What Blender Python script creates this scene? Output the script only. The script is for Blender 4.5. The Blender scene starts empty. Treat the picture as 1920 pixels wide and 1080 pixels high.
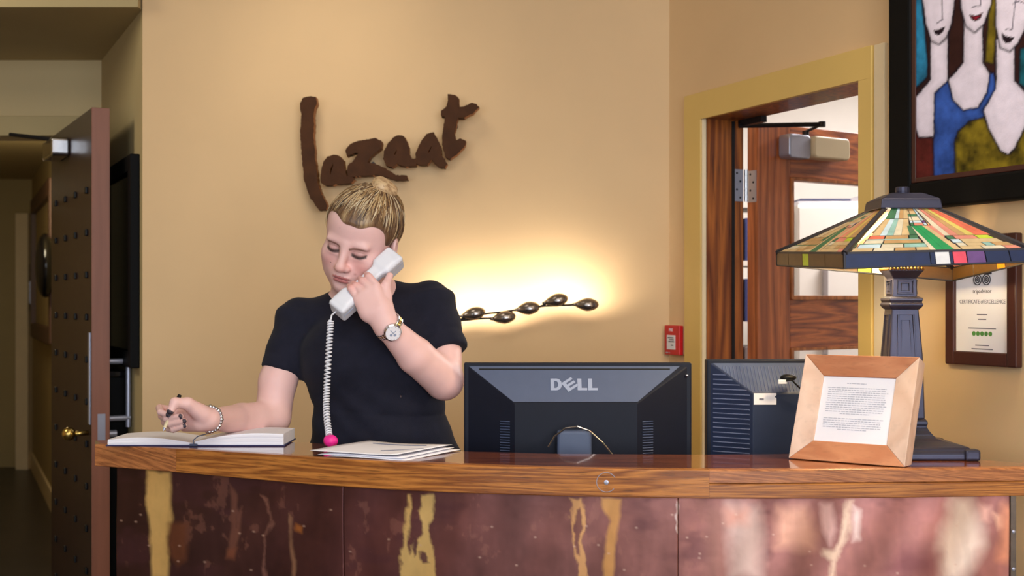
import bpy, bmesh, math, random
import numpy as np
from mathutils import Vector, Matrix

random.seed(7); np.random.seed(7)
SC = bpy.context.scene
COL = SC.collection
CAM_H = 1.36

# ------------------------------------------------------------------ camera, world, lights, exposure
cam_d = bpy.data.cameras.new('camera'); cam = bpy.data.objects.new('camera', cam_d); COL.objects.link(cam)
cam.location = (0, 0, CAM_H); cam.rotation_euler = (math.pi/2, 0, 0)
cam_d.sensor_width = 36; cam_d.lens = 45; cam_d.shift_y = 25/1920; cam_d.clip_start = .05
cam_d.dof.use_dof = True; cam_d.dof.focus_distance = 2.75; cam_d.dof.aperture_fstop = 5.6
SC.camera = cam
SC.view_settings.view_transform = 'Standard'; SC.view_settings.look = 'None'
SC.view_settings.gamma = 1; SC.view_settings.use_curve_mapping = False
SC.view_settings.exposure = 0.0
w = bpy.data.worlds.new('world'); SC.world = w; w.use_nodes = True
w.node_tree.nodes['Background'].inputs[0].default_value = (.75, .85, 1, 1)
w.node_tree.nodes['Background'].inputs[1].default_value = .25

def light(name, kind, loc, power, color, target=None, size=None, size_y=None, spot=None, blend=.5, radius=None):
    d = bpy.data.lights.new(name, kind); d.energy = power; d.color = color
    if kind == 'AREA':
        d.shape = 'RECTANGLE'; d.size = size; d.size_y = size_y or size
    if kind == 'SPOT':
        d.spot_size = math.radians(spot); d.spot_blend = blend
    if radius is not None and kind in ('POINT', 'SPOT'): d.shadow_soft_size = radius
    o = bpy.data.objects.new(name, d); COL.objects.link(o); o.location = loc
    if target is not None:
        o.rotation_euler = (Vector(target)-Vector(loc)).to_track_quat('-Z', 'Y').to_euler()
    return o
DAY = (.82, .90, 1.0); WARM = (1.0, .70, .38); SOFT = (1.0, .89, .72)
light('window_daylight', 'AREA', (1.3, -2.35, 1.75), 120, DAY, (0.9, 3, 1.2), 2.6, 1.7)
light('window_daylight', 'AREA', (-2.2, -2.35, 1.75), 55, DAY, (-1.0, 3, 1.2), 2.2, 1.7)
light('ceiling_bounce_fill', 'AREA', (0.1, 1.2, 2.72), 22, (1.0, .93, .86), (0.1, 1.25, 0), 1.2, 1.2)  # unseen fill added to stand for light bounced off the ceiling
light('wall_washer', 'SPOT', (-.60, 3.30, 2.66), 17, SOFT, (-.55, 4.0, 1.95), spot=80, blend=1, radius=.25)
light('picture_lamp', 'SPOT', (1.02, 2.2, 2.70), 34, (1.0, .84, .64), (1.2, 2.7, 1.3), spot=110, blend=.9, radius=.08)
light('back_room_lamp', 'AREA', (1.9, 4.6, 2.45), 72, (1.0, .95, .93), (1.9, 4.65, 0), .9, .9)
light('corridor_lamp', 'POINT', (-2.9, 7.2, 2.0), 20, (1.0, .86, .58), radius=.15)
light('alcove_lamp', 'AREA', (-2.6, 3.4, 2.60), 13, (1.0, .92, .76), (-2.2, 4.6, 1.6), .6, .6)

# ------------------------------------------------------------------ helpers
def lin(c):
    return tuple(((v/255)/12.92 if v/255 <= .04045 else ((v/255+.055)/1.055)**2.4) for v in c)
def P(x, y, Z):
    """a point seen at (x, y) of the 1920x1080 photograph, Z metres in front of the camera"""
    return Vector(((x-960)/2400*Z, Z, CAM_H-(y-565)/2400*Z))
class Frame:
    def __init__(s, o, x, y, z): s.o, s.x, s.y, s.z = Vector(o), Vector(x).normalized(), Vector(y).normalized(), Vector(z).normalized()
    def __call__(s, p): return s.o+s.x*p[0]+s.y*p[1]+s.z*p[2]
WORLD = Frame((0,0,0),(1,0,0),(0,1,0),(0,0,1))
ORG = {}
def org(o): return ORG[o.name] if o is not None else Vector((0,0,0))

class MB:
    """collects shapes in world space; build() links them as one mesh object"""
    def __init__(s): s.v, s.f, s.uv = [], [], None
    def add(s, vs, fs, F=None):
        n = len(s.v); s.v += [F(v) if F else Vector(v) for v in vs]; s.f += [[i+n for i in f] for f in fs]; return s
    def box(s, c, d, F=None):
        x, y, z = [k/2 for k in d]
        vs = [(c[0]+a*x, c[1]+b*y, c[2]+e*z) for a in (-1,1) for b in (-1,1) for e in (-1,1)]
        return s.add(vs, [(0,1,3,2),(4,6,7,5),(0,4,5,1),(2,3,7,6),(0,2,6,4),(1,5,7,3)], F)
    def span(s, a, b, F=None):
        return s.box([(a[i]+b[i])/2 for i in range(3)], [abs(b[i]-a[i]) for i in range(3)], F)
    def hexa(s, p):   # 4 lower then 4 upper corners, same turn
        return s.add(p, [(3,2,1,0),(4,5,6,7),(0,1,5,4),(1,2,6,5),(2,3,7,6),(3,0,4,7)])
    def prism(s, poly, z0, z1, F=None):
        n = len(poly); vs = [(p[0],p[1],z0) for p in poly]+[(p[0],p[1],z1) for p in poly]
        return s.add(vs, [tuple(range(n))[::-1], tuple(range(n,2*n))]+[(i,(i+1)%n,n+(i+1)%n,n+i) for i in range(n)], F)
    def tube(s, path, r, n=8, closed=False, flat=1.0):
        path = [Vector(p) for p in path]; m = len(path)
        rs = r if isinstance(r, (list, tuple)) else [r]*m
        up = None; rings = []
        for i, p in enumerate(path):
            a = path[(i-1)%m] if (closed or i > 0) else p; b = path[(i+1)%m] if (closed or i < m-1) else p
            t = (b-a).normalized() if (b-a).length > 1e-9 else Vector((0,0,1))
            if up is None:
                up = Vector((0,0,1)) if abs(t.z) < .9 else Vector((1,0,0))
            u = (up-t*up.dot(t))
            u = u.normalized() if u.length > 1e-6 else t.orthogonal().normalized()
            up = u; w_ = t.cross(u)
            rings.append([p+(u*math.cos(2*math.pi*k/n)*flat+w_*math.sin(2*math.pi*k/n))*rs[i] for k in range(n)])
        vs = [q for R in rings for q in R]; fs = []
        for i in range(m if closed else m-1):
            j = (i+1)%m
            fs += [(i*n+k, i*n+(k+1)%n, j*n+(k+1)%n, j*n+k) for k in range(n)]
        if not closed: fs += [tuple(range(n))[::-1], tuple((m-1)*n+k for k in range(n))]
        return s.add(vs, fs)
    def lathe(s, prof, c, n=24, F=None, ph=0.0, cap=True):
        vs = []; fs = []; m = len(prof)
        for r, z in prof:
            vs += [(c[0]+r*math.cos(2*math.pi*k/n+ph), c[1]+r*math.sin(2*math.pi*k/n+ph), c[2]+z) for k in range(n)]
        for i in range(m-1): fs += [(i*n+k, i*n+(k+1)%n, (i+1)*n+(k+1)%n, (i+1)*n+k) for k in range(n)]
        if cap: fs += [tuple(range(n))[::-1], tuple((m-1)*n+k for k in range(n))]
        return s.add(vs, fs, F)
    def ell(s, c, r, nu=16, nv=10, F=None):
        vs = []; fs = []
        for i in range(nv+1):
            a = math.pi*i/nv
            vs += [(c[0]+r[0]*math.sin(a)*math.cos(2*math.pi*k/nu), c[1]+r[1]*math.sin(a)*math.sin(2*math.pi*k/nu), c[2]-r[2]*math.cos(a)) for k in range(nu)]
        for i in range(nv): fs += [(i*nu+k, i*nu+(k+1)%nu, (i+1)*nu+(k+1)%nu, (i+1)*nu+k) for k in range(nu)]
        return s.add(vs, fs, F)
    def build(s, name, mat, parent=None, smooth=False, bevel=0, seg=2, loc=None, kind=None, label=None, sub=0, cols=None):
        me = bpy.data.meshes.new(name)
        if parent is not None: o0 = org(parent)
        elif loc is not None: o0 = Vector(loc)
        else:
            lo = [min(v[i] for v in s.v) for i in range(3)]; hi = [max(v[i] for v in s.v) for i in range(3)]
            o0 = Vector(((lo[0]+hi[0])/2, (lo[1]+hi[1])/2, lo[2]))
        me.from_pydata([tuple(Vector(v)-o0) for v in s.v], [], s.f)
        bm = bmesh.new(); bm.from_mesh(me)
        bmesh.ops.remove_doubles(bm, verts=bm.verts, dist=1e-6)
        bmesh.ops.recalc_face_normals(bm, faces=bm.faces)
        bm.to_mesh(me); bm.free()
        return link(name, me, mat, parent, o0, smooth, bevel, seg, kind, label, sub)

def link(name, me, mat, parent, o0, smooth=False, bevel=0, seg=2, kind=None, label=None, sub=0):
    o = bpy.data.objects.new(name, me); COL.objects.link(o)
    if mat is not None: me.materials.append(mat)
    if parent is not None: o.parent = parent
    else: o.location = o0
    ORG[o.name] = Vector(o0)
    if smooth: me.polygons.foreach_set('use_smooth', [True]*len(me.polygons))
    if bevel:
        b = o.modifiers.new('bevel', 'BEVEL'); b.width = bevel; b.segments = seg; b.limit_method = 'ANGLE'; b.angle_limit = math.radians(35)
        b.harden_normals = False
    if sub:
        m = o.modifiers.new('sub', 'SUBSURF'); m.levels = sub; m.render_levels = sub
    if kind: o['kind'] = kind
    if label: o['label'] = label
    return o
def tag(o, label=None, cat=None, group=None, kind=None):
    if label: o['label'] = label
    if cat: o['category'] = cat
    if group: o['group'] = group
    if kind: o['kind'] = kind
    return o
def thing(name, label, cat, loc, group=None, kind=None):
    o = bpy.data.objects.new(name, None); COL.objects.link(o); o.location = loc; o.empty_display_size = .05
    ORG[o.name] = Vector(loc)
    return tag(o, label, cat, group, kind)
def part(name, mat, parent, fn, **k):
    m = MB(); fn(m); return m.build(name, mat, parent, **k)

def curve_mesh(polys, extrude, bevel=0, F=None):
    cu = bpy.data.curves.new('c', 'CURVE'); cu.dimensions = '2D'; cu.fill_mode = 'BOTH'; cu.extrude = extrude; cu.bevel_depth = bevel; cu.bevel_resolution = 1
    for poly in polys:
        sp = cu.splines.new('POLY'); sp.points.add(len(poly)-1)
        for q, p in zip(sp.points, poly): q.co = (p[0], p[1], 0, 1)
        sp.use_cyclic_u = True
    return _curve_to_mb(cu, F)
def _curve_to_mb(cu, F):
    o = bpy.data.objects.new('tmp', cu); COL.objects.link(o)
    me = bpy.data.meshes.new_from_object(o.evaluated_get(bpy.context.evaluated_depsgraph_get()))
    m = MB(); m.add([v.co.copy() for v in me.vertices], [tuple(p.vertices) for p in me.polygons], F)
    bpy.data.objects.remove(o); bpy.data.meshes.remove(me); bpy.data.curves.remove(cu)
    return m
def text_mesh(body, size, F, extrude=.0003, align='CENTER', xs=1.0, shear=0, spacing=1):
    cu = bpy.data.curves.new('t', 'FONT'); cu.body = body; cu.size = size; cu.align_x = align; cu.align_y = 'CENTER'; cu.extrude = extrude
    cu.shear = shear; cu.space_character = spacing; cu.resolution_u = 3
    G = Frame(F.o, F.x, F.y, F.z)
    return _curve_to_mb(cu, lambda p: G((p[0]*xs, p[1], p[2])))

# ------------------------------------------------------------------ materials
M = {}
def nt(name):
    m = bpy.data.materials.new(name); m.use_nodes = True
    N = m.node_tree.nodes; L = m.node_tree.links; return m, N, L, N['Principled BSDF']
def setp(b, **k):
    for kk, v in k.items():
        b.inputs[kk].default_value = v
def c4(c, f=1.0): r = lin(c); return (min(r[0]*f,1), min(r[1]*f,1), min(r[2]*f,1), 1)
def mat(name, color, rough=.5, metal=0, var=.08, scale=12, bump=0, bscale=80, coat=0, sheen=0, vcol=False, spec=.5, emit=0, stretch=(1,1,1), sss=0):
    m, N, L, b = nt(name)
    tc = N.new('ShaderNodeTexCoord'); mp = N.new('ShaderNodeMapping'); mp.inputs['Scale'].default_value = stretch
    L.new(tc.outputs['Object'], mp.inputs[0])
    no = N.new('ShaderNodeTexNoise'); no.inputs['Scale'].default_value = scale; no.inputs['Detail'].default_value = 4
    L.new(mp.outputs[0], no.inputs['Vector'])
    if vcol:
        at = N.new('ShaderNodeAttribute'); at.attribute_name = 'Col'
        mr = N.new('ShaderNodeMapRange'); mr.inputs[3].default_value = 1-var; mr.inputs[4].default_value = 1+var
        L.new(no.outputs[0], mr.inputs[0])
        mu = N.new('ShaderNodeVectorMath'); mu.operation = 'SCALE'
        L.new(at.outputs['Color'], mu.inputs[0]); L.new(mr.outputs[0], mu.inputs['Scale'])
        L.new(mu.outputs[0], b.inputs['Base Color'])
    else:
        mx = N.new('ShaderNodeMix'); mx.data_type = 'RGBA'
        mx.inputs[6].default_value = c4(color, 1-2*var); mx.inputs[7].default_value = c4(color, 1+2*var)
        L.new(no.outputs[0], mx.inputs[0]); L.new(mx.outputs[2], b.inputs['Base Color'])
    setp(b, Roughness=rough, Metallic=metal); b.inputs['Specular IOR Level'].default_value = spec
    if coat: b.inputs['Coat Weight'].default_value = coat; b.inputs['Coat Roughness'].default_value = .06
    if sheen: b.inputs['Sheen Weight'].default_value = sheen; b.inputs['Sheen Roughness'].default_value = .5
    if sss:
        b.inputs['Subsurface Weight'].default_value = sss; b.inputs['Subsurface Radius'].default_value = (.012,.005,.003); b.inputs['Subsurface Scale'].default_value = 1
    if emit:
        b.inputs['Emission Color'].default_value = c4(color); b.inputs['Emission Strength'].default_value = emit
    if bump:
        n2 = N.new('ShaderNodeTexNoise'); n2.inputs['Scale'].default_value = bscale; n2.inputs['Detail'].default_value = 5
        L.new(mp.outputs[0], n2.inputs['Vector'])
        bp = N.new('ShaderNodeBump'); bp.inputs['Strength'].default_value = bump; bp.inputs['Distance'].default_value = .004
        L.new(n2.outputs[0], bp.inputs['Height']); L.new(bp.outputs[0], b.inputs['Normal'])
    M[name] = m; return m
def wood(name, light_c, dark_c, stretch, rough=.35, coat=0, uv=False, scale=9, pores=.55, rot=(0,0,0), band=1.0):
    m, N, L, b = nt(name)
    tc = N.new('ShaderNodeTexCoord'); mp = N.new('ShaderNodeMapping'); mp.inputs['Scale'].default_value = stretch; mp.inputs['Rotation'].default_value = rot
    if rot != (0,0,0): mp.vector_type = 'TEXTURE'; mp.inputs['Scale'].default_value = [1/s for s in stretch]
    L.new(tc.outputs['UV' if uv else 'Object'], mp.inputs[0])
    n1 = N.new('ShaderNodeTexNoise'); n1.inputs['Scale'].default_value = scale; n1.inputs['Detail'].default_value = 6; n1.inputs['Distortion'].default_value = .6
    n2 = N.new('ShaderNodeTexNoise'); n2.inputs['Scale'].default_value = scale*5; n2.inputs['Detail'].default_value = 3
    n3 = N.new('ShaderNodeTexNoise'); n3.inputs['Scale'].default_value = scale*.25; n3.inputs['Detail'].default_value = 2
    for n in (n1, n2, n3): L.new(mp.outputs[0], n.inputs['Vector'])
    # bands of growth rings
    ma = N.new('ShaderNodeMath'); ma.operation = 'MULTIPLY'; ma.inputs[1].default_value = 9*band; L.new(n3.outputs[0], ma.inputs[0])
    ad = N.new('ShaderNodeMath'); ad.operation = 'ADD'; L.new(ma.outputs[0], ad.inputs[0]); L.new(n1.outputs[0], ad.inputs[1])
    pp = N.new('ShaderNodeMath'); pp.operation = 'PINGPONG'; pp.inputs[1].default_value = .5; L.new(ad.outputs[0], pp.inputs[0])
    r1 = N.new('ShaderNodeMapRange'); r1.inputs[1].default_value = .05; r1.inputs[2].default_value = .5; L.new(pp.outputs[0], r1.inputs[0])
    mx = N.new('ShaderNodeMix'); mx.data_type = 'RGBA'; mx.inputs[6].default_value = c4(dark_c); mx.inputs[7].default_value = c4(light_c)
    L.new(r1.outputs[0], mx.inputs[0])
    r2 = N.new('ShaderNodeMapRange'); r2.inputs[1].default_value = .30; r2.inputs[2].default_value = .46; r2.inputs[3].default_value = pores; r2.inputs[4].default_value = 1
    L.new(n2.outputs[0], r2.inputs[0])
    sc = N.new('ShaderNodeVectorMath'); sc.operation = 'SCALE'; L.new(mx.outputs[2], sc.inputs[0]); L.new(r2.outputs[0], sc.inputs['Scale'])
    L.new(sc.outputs[0], b.inputs['Base Color'])
    setp(b, Roughness=rough)
    if coat: b.inputs['Coat Weight'].default_value = coat; b.inputs['Coat Roughness'].default_value = .05
    bp = N.new('ShaderNodeBump'); bp.inputs['Strength'].default_value = .08; bp.inputs['Distance'].default_value = .002
    L.new(n2.outputs[0], bp.inputs['Height']); L.new(bp.outputs[0], b.inputs['Normal'])
    M[name] = m; return m
def glass(name, tint=(1,1,1), rough=.0, refl=.10):
    m, N, L, b = nt(name); N.remove(b)
    out = N['Material Output']; t = N.new('ShaderNodeBsdfTransparent'); t.inputs[0].default_value = (*tint, 1)
    g = N.new('ShaderNodeBsdfGlossy'); g.inputs['Roughness'].default_value = rough
    fr = N.new('ShaderNodeFresnel'); fr.inputs[0].default_value = 1.3
    x = N.new('ShaderNodeMixShader'); L.new(fr.outputs[0], x.inputs[0]); L.new(t.outputs[0], x.inputs[1]); L.new(g.outputs[0], x.inputs[2]); L.new(x.outputs[0], out.inputs[0])
    M[name] = m; return m
def art_glass(name, color, trans=.5):
    m, N, L, b = nt(name)
    tc = N.new('ShaderNodeTexCoord'); no = N.new('ShaderNodeTexNoise'); no.inputs['Scale'].default_value = 45; no.inputs['Detail'].default_value = 3
    L.new(tc.outputs['Object'], no.inputs['Vector'])
    mx = N.new('ShaderNodeMix'); mx.data_type = 'RGBA'; mx.inputs[6].default_value = c4(color, .7); mx.inputs[7].default_value = c4(color, 1.3); L.new(no.outputs[0], mx.inputs[0])
    L.new(mx.outputs[2], b.inputs['Base Color']); setp(b, Roughness=.42); b.inputs['Specular IOR Level'].default_value = .3
    tr = N.new('ShaderNodeBsdfTranslucent'); L.new(mx.outputs[2], tr.inputs[0])
    x = N.new('ShaderNodeMixShader'); x.inputs[0].default_value = trans
    L.new(b.outputs[0], x.inputs[1]); L.new(tr.outputs[0], x.inputs[2]); L.new(x.outputs[0], N['Material Output'].inputs[0])
    M[name] = m; return m

mat('wall_yellow', (222,188,142), .75, var=.04, scale=3, bump=.06, bscale=60)
mat('wall_olive', (178,158,112), .75, var=.05, scale=3, bump=.05, bscale=60)
mat('wall_cream', (196,174,128), .75, var=.03, scale=3)
mat('casing_yellow', (218,184,106), .45, var=.03, scale=5)
mat('casing_cream', (236,214,174), .5, var=.03)
mat('white_paint', (226,220,212), .6, var=.02)
mat('ceiling_paint', (225,215,190), .8, var=.02)
mat('floor_dark', (52,46,44), .35, var=.2, scale=6)
mat('navy_plastic', (36,46,72), .45, spec=.3, var=.06, scale=30)
mat('rib_grey', (92,102,134), .45, var=.05)
mat('black_plastic', (17,21,35), .5, spec=.2, var=.06, scale=30, bump=.05, bscale=900)
mat('grey_plastic', (72,84,112), .42, var=.04, scale=30)
mat('logo_grey', (150,160,185), .4, var=.02)
mat('bronze', (58,58,76), .38, metal=.55, var=.12, scale=20)
mat('brass_edge', (130,100,50), .35, metal=.8, var=.15, scale=60)
mat('lead', (48,46,52), .5, metal=.5, var=.1)
mat('chrome', (205,205,210), .18, metal=1, var=.03)
mat('steel', (172,174,190), .35, metal=.6, var=.05)
mat('dark_metal', (40,38,40), .4, metal=.6, var=.1)
mat('smoke_metal', (150,142,136), .22, metal=.9, var=.2, scale=40)
mat('black', (13,13,15), .5, var=.1, spec=.3)
mat('frame_black', (9,9,10), .6, var=.1, spec=.12)
mat('black_gloss', (10,10,14), .12, var=.1)
mat('white_plastic', (226,228,236), .32, var=.02)
mat('ivory_plastic', (222,206,170), .4, var=.03)
mat('paper', (236,234,240), .7, var=.015)
mat('paper_edge', (224,222,226), .8, var=.08, scale=30, stretch=(1,1,40))
mat('ink', (110,112,128), .7, var=.05)
mat('ink_dark', (52,52,62), .7, var=.05)
mat('navy_cover', (38,40,84), .5, var=.1)
mat('pink', (240,40,150), .45, var=.06, scale=60, bump=.2, bscale=150)
mat('red_plastic', (200,24,36), .4, var=.05)
mat('green_ink', (70,130,60), .7)
mat('dress', (25,26,40), .9, var=.15, scale=40, bump=.15, bscale=500, sheen=.04, spec=.25)
mat('skin', (225,180,165), .48, vcol=True, var=.03, scale=60, bump=.04, bscale=300, sss=.12)
mat('hair', (150,115,70), .38, vcol=True, var=.12, scale=120, stretch=(1,1,1), spec=.4)
mat('canvas', (100,100,100), .75, spec=.15, vcol=True, var=.10, scale=40, bump=.12, bscale=250)
mat('print_grey', (176,178,192), .7)
mat('copper', (120,70,60), .36, metal=.60, vcol=True, var=.12, scale=14, bump=.10, bscale=26)
mat('sign_brown', (70,40,18), .75, spec=.25, var=.25, scale=22, bump=.3, bscale=60)
mat('sign_copper', (150,90,40), .5, metal=.4, var=.3, scale=30)
mat('mahogany_frame', (62,28,24), .35, var=.12, scale=10, stretch=(1,1,1))
mat('bulb_glow', (255,235,200), .3, emit=40)
mat('gold', (205,175,100), .25, metal=1, var=.05)
mat('door_dark', (46,29,27), .38, var=.2, scale=6, stretch=(4,4,.4), coat=.1)
mat('door_edge', (140,88,68), .45, var=.12, scale=8, stretch=(6,6,.5))
mat('binder_blue', (50,60,110), .5); mat('binder_red', (150,70,80), .5); mat('binder_grey', (120,110,110), .5)
mat('hall_wood', (92,62,46), .5, var=.15, scale=6, stretch=(5,5,.5))
wood('oak_trim', (194,124,56), (136,76,30), (1.5, 34, 1), .30, coat=.3, uv=True, scale=3.5, pores=.42)
wood('oak_trim_grain', (192,122,70), (146,86,48), (3.0, 30, 1), .30, coat=.3, uv=True, scale=3.4, pores=.5, rot=(0,0,.22))
wood('oak_top', (150,82,38), (112,54,22), (1.2, 14, 1), .12, coat=.8, scale=3, pores=.75)
wood('oak_jamb', (172,98,38), (108,52,18), (14, 14, .7), .35, coat=.2, scale=3, pores=.6)
wood('oak_door', (192,108,58), (140,72,38), (12, 12, .7), .35, coat=.2, scale=3, pores=.65)
wood('oak_rail', (198,112,60), (132,68,44), (1.0, 1.0, 12), .35, coat=.2, scale=4, pores=.6)
wood('oak_bead', (196,122,66), (160,92,46), (8, 8, 1), .35, scale=3)
wood('frame_wood_side', (224,194,174), (212,178,156), (5, 5, 5), .5, scale=3, pores=.92)
wood('frame_wood_top', (196,132,92), (180,114,76), (4, 4, 14), .5, scale=3, pores=.88)
glass('glass')
# ------------------------------------------------------------------ the room
def struct(name, m, mt, parent=None, **k):
    return m.build(name, M[mt], parent, kind=None if parent else 'structure', **k)
RU, RN = Vector((.4070, -.9135, 0)).normalized(), Vector((-.9135, -.4070, 0)).normalized()
RW = Frame((.492, 4.0, 0), RU, (0,0,1), RN)            # right wall: x along it towards the lobby, y up, z into the room
D1 = Vector((-.4267, .9044, 0)).normalized()
RV = Frame((-1.155, 4.0, 0), D1, (0,0,1), (-.9044, -.4267, 0))   # slanted wall at the left
CEIL = 2.8; SOF = 2.273
m = MB(); m.span((-4.6,-2.6,-.06),(5,13,0)); struct('floor', m, 'floor_dark')
m = MB(); m.span((-4.6,-2.6,CEIL),(5,4.3,CEIL+.06)); struct('ceiling', m, 'ceiling_paint')
m = MB(); m.prism([(-1.155,4.0),(.492,4.0),(.55,4.12),(-1.10,4.12)], 0, CEIL); struct('wall_back', m, 'wall_yellow')
m = MB(); m.span((0,0,-.10),(.97,SOF,0), RV); struct('wall_slanted', m, 'wall_olive')
m = MB(); m.span((-4.5,3.97,SOF),(-1.16,4.99,SOF+.06)); m.span((-4.5,3.97,SOF+.06),(-1.16,4.05,CEIL)); struct('trim_1', m, 'wall_olive')
YD = 4.85
m = MB(); m.span((-4.5,YD,0),(-2.56,YD+.14,SOF)); m.span((-1.70,YD,0),(-1.54,YD+.14,SOF)); m.span((-2.56,YD,1.985),(-1.70,YD+.14,SOF)); struct('wall_alcove', m, 'wall_cream')
m = MB(); m.span((-2.66,YD-.02,1.985),(-1.60,YD,2.06)); m.span((-2.64,YD-.02,0),(-2.56,YD,1.985)); m.span((-1.70,YD-.02,0),(-1.62,YD,1.985)); struct('trim_2', m, 'wall_olive', bevel=.003)
m = MB(); m.span((-4.6,-2.6,0),(-4.5,4.99,CEIL)); struct('wall_left', m, 'wall_yellow')
# right wall with the doorway
m = MB(); m.span((0,0,-.13),(.197,CEIL,0),RW); m.span((.934,0,-.13),(7.6,CEIL,0),RW); m.span((.197,1.918,-.13),(.934,CEIL,0),RW); struct('wall_right', m, 'wall_yellow')
# lobby front with two windows behind the camera
m = MB()
for a, b, z0, z1 in ((-4.5,-3.4,0,CEIL),(-1.0,-.1,0,CEIL),(2.7,3.7,0,CEIL),(-3.4,-1.0,0,.85),(-3.4,-1.0,2.65,CEIL),(-.1,2.7,0,.85),(-.1,2.7,2.65,CEIL)):
    m.span((a,-2.55,z0),(b,-2.45,z1))
struct('wall_front', m, 'wall_yellow')
for i, (a, b) in enumerate(((-3.4,-1.0),(-.1,2.7))):
    m = MB(); mid = (a+b)/2
    for q in ((a,.85,a+.06,2.65),(b-.06,.85,b,2.65),(mid-.03,.85,mid+.03,2.65),(a,.85,b,.91),(a,2.59,b,2.65)): m.span((q[0],-2.53,q[1]),(q[2],-2.47,q[3]))
    struct('window_%d' % (i+1), m, 'white_paint', bevel=.004)
# door casing of the right-hand doorway: flat olive boards, a cream bead outside
m = MB(); m.span((.115,0,0),(.207,1.903,.018),RW); m.span((.115,1.903,0),(.972,1.982,.018),RW); m.span((.9225,0,0),(.972,1.903,.018),RW)
struct('trim_3', m, 'casing_yellow', bevel=.002)
m = MB(); m.span((.974,0,0),(1.012,1.982,.012),RW); m.span((.207,0,0),(.212,1.903,.014),RW); struct('trim_4', m, 'casing_cream', bevel=.002)
m = MB(); m.span((.197,0,-.13),(.212,1.903,0),RW); m.span((.9195,0,-.13),(.934,1.903,0),RW); m.span((.197,1.903,-.13),(.934,1.918,0),RW); fr = struct('trim_5', m, 'oak_jamb')
m = MB(); m.span((.2125,0,-.098),(.2155,1.90,-.088),RW); struct('seal_strip', m, 'dark_metal', fr)

# the open oak door behind it
DD = Vector((.83,.557,0)).normalized(); DN = Vector((.557,-.83,0)).normalized()
DF = Frame((.742,3.87,0), DD, (0,0,1), DN)             # x along the leaf, y up, z towards the lobby; leaf fills z -.044..0
d1 = thing('door_1', 'open oak door with glazed panels and a beige closer', None, DF((.36,0,-.022)), kind='structure')
TOPZ = 1.902
m = MB(); m.span((0,.01,-.044),(.141,TOPZ,0),DF); m.build('stile', M['oak_door'], d1, bevel=.003)
m = MB(); m.span((.64,.01,-.044),(.78,TOPZ,0),DF); m.build('stile', M['oak_door'], d1, bevel=.003)
for nm, z0, z1 in (('rail',1.742,TOPZ),('rail',1.215,1.366),('rail',.01,.25)):
    m = MB(); m.span((.141,z0,-.044),(.64,z1,-.001),DF); m.build(nm, M['oak_rail'], d1, bevel=.002)
for z0, z1 in ((1.366,1.742),(.25,1.215)):
    m = MB()
    for q in ((.141,z0,.153,z1),(.628,z0,.64,z1),(.153,z0,.628,z0+.012),(.153,z1-.008,.628,z1)): m.span((q[0],q[1],-.036),(q[2],q[3],.004),DF)
    m.build('glazing_bead', M['oak_bead'], d1, bevel=.002)
    m = MB(); m.span((.150,z0+.008,-.025),(.632,z1-.006,-.019),DF); m.build('pane', M['glass'], d1)
# hinge: two plates and a barrel
m = MB(); m.span((.2125,1.661,-.129),(.2145,1.757,-.095),RW)
hg = m.build('hinge', M['steel'], d1)
m = MB(); m.span((-.002,1.661,-.040),(0,1.757,-.004),DF); m.build('hinge_plate', M['steel'], hg)
hb = RW((.218,0,-.137))
m = MB()
for k in range(5): m.lathe([(.0062,0),(.0062,.0182)], (hb.x,hb.y,1.661+k*.0193), 12)
m.build('hinge_barrel', M['chrome'], hg, smooth=False)
for k in range(4):
    zz = 1.672+k*.0245
    m = MB(); m.ell((.2148,zz,-.118+(k%2)*.012),(.0012,.0035,.0035),8,6,RW); m.build('screw', M['dark_metal'], hg)
    m = MB(); m.ell((-.0023,zz,-.016-(k%2)*.012),(.0012,.0035,.0035),8,6,DF); m.build('screw', M['dark_metal'], hg)
# closer on the door: body in two tones, folding arm
def rbox(m, a, b, F, r=.012, n=5):
    """box with rounded edges in the x-y outline"""
    x0,y0,z0 = a; x1,y1,z1 = b; pts = []
    for cx, cy, s in ((x1-r,y1-r,0),(x0+r,y1-r,1),(x0+r,y0+r,2),(x1-r,y0+r,3)):
        for k in range(n): t = (s+k/(n-1))*math.pi/2; pts.append((cx+r*math.cos(t), cy+r*math.sin(t)))
    m.prism(pts, z0, z1, F)
cl = MB(); rbox(cl, (.179,1.800,.006),(.342,1.868,.062), DF, .016); clo = cl.build('door_closer', M['ivory_plastic'], d1, bevel=.006, seg=3)
m = MB(); rbox(m, (.085,1.796,.002),(.180,1.870,.050), DF, .014); m.build('closer_end', M['steel'], clo, bevel=.006, seg=3)
kn = DF((.150,1.893,.12)); sp = DF((.172,1.872,.034)); sh = RW((.235,1.885,-.10))
m = MB(); m.tube([sp-Vector((0,0,.012)), sp+Vector((0,0,.012))], .011, 12); m.tube([sp+Vector((0,0,.01)), kn], .005, 8); m.tube([kn-Vector((0,0,.008)), kn+Vector((0,0,.008))], .011, 10); m.build('closer_arm', M['dark_metal'], clo)
m = MB(); m.tube([kn, sh], .007, 8); m.span((.222,1.884,-.125),(.34,1.902,-.105),RW); m.build('closer_arm', M['dark_metal'], clo)

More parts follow.
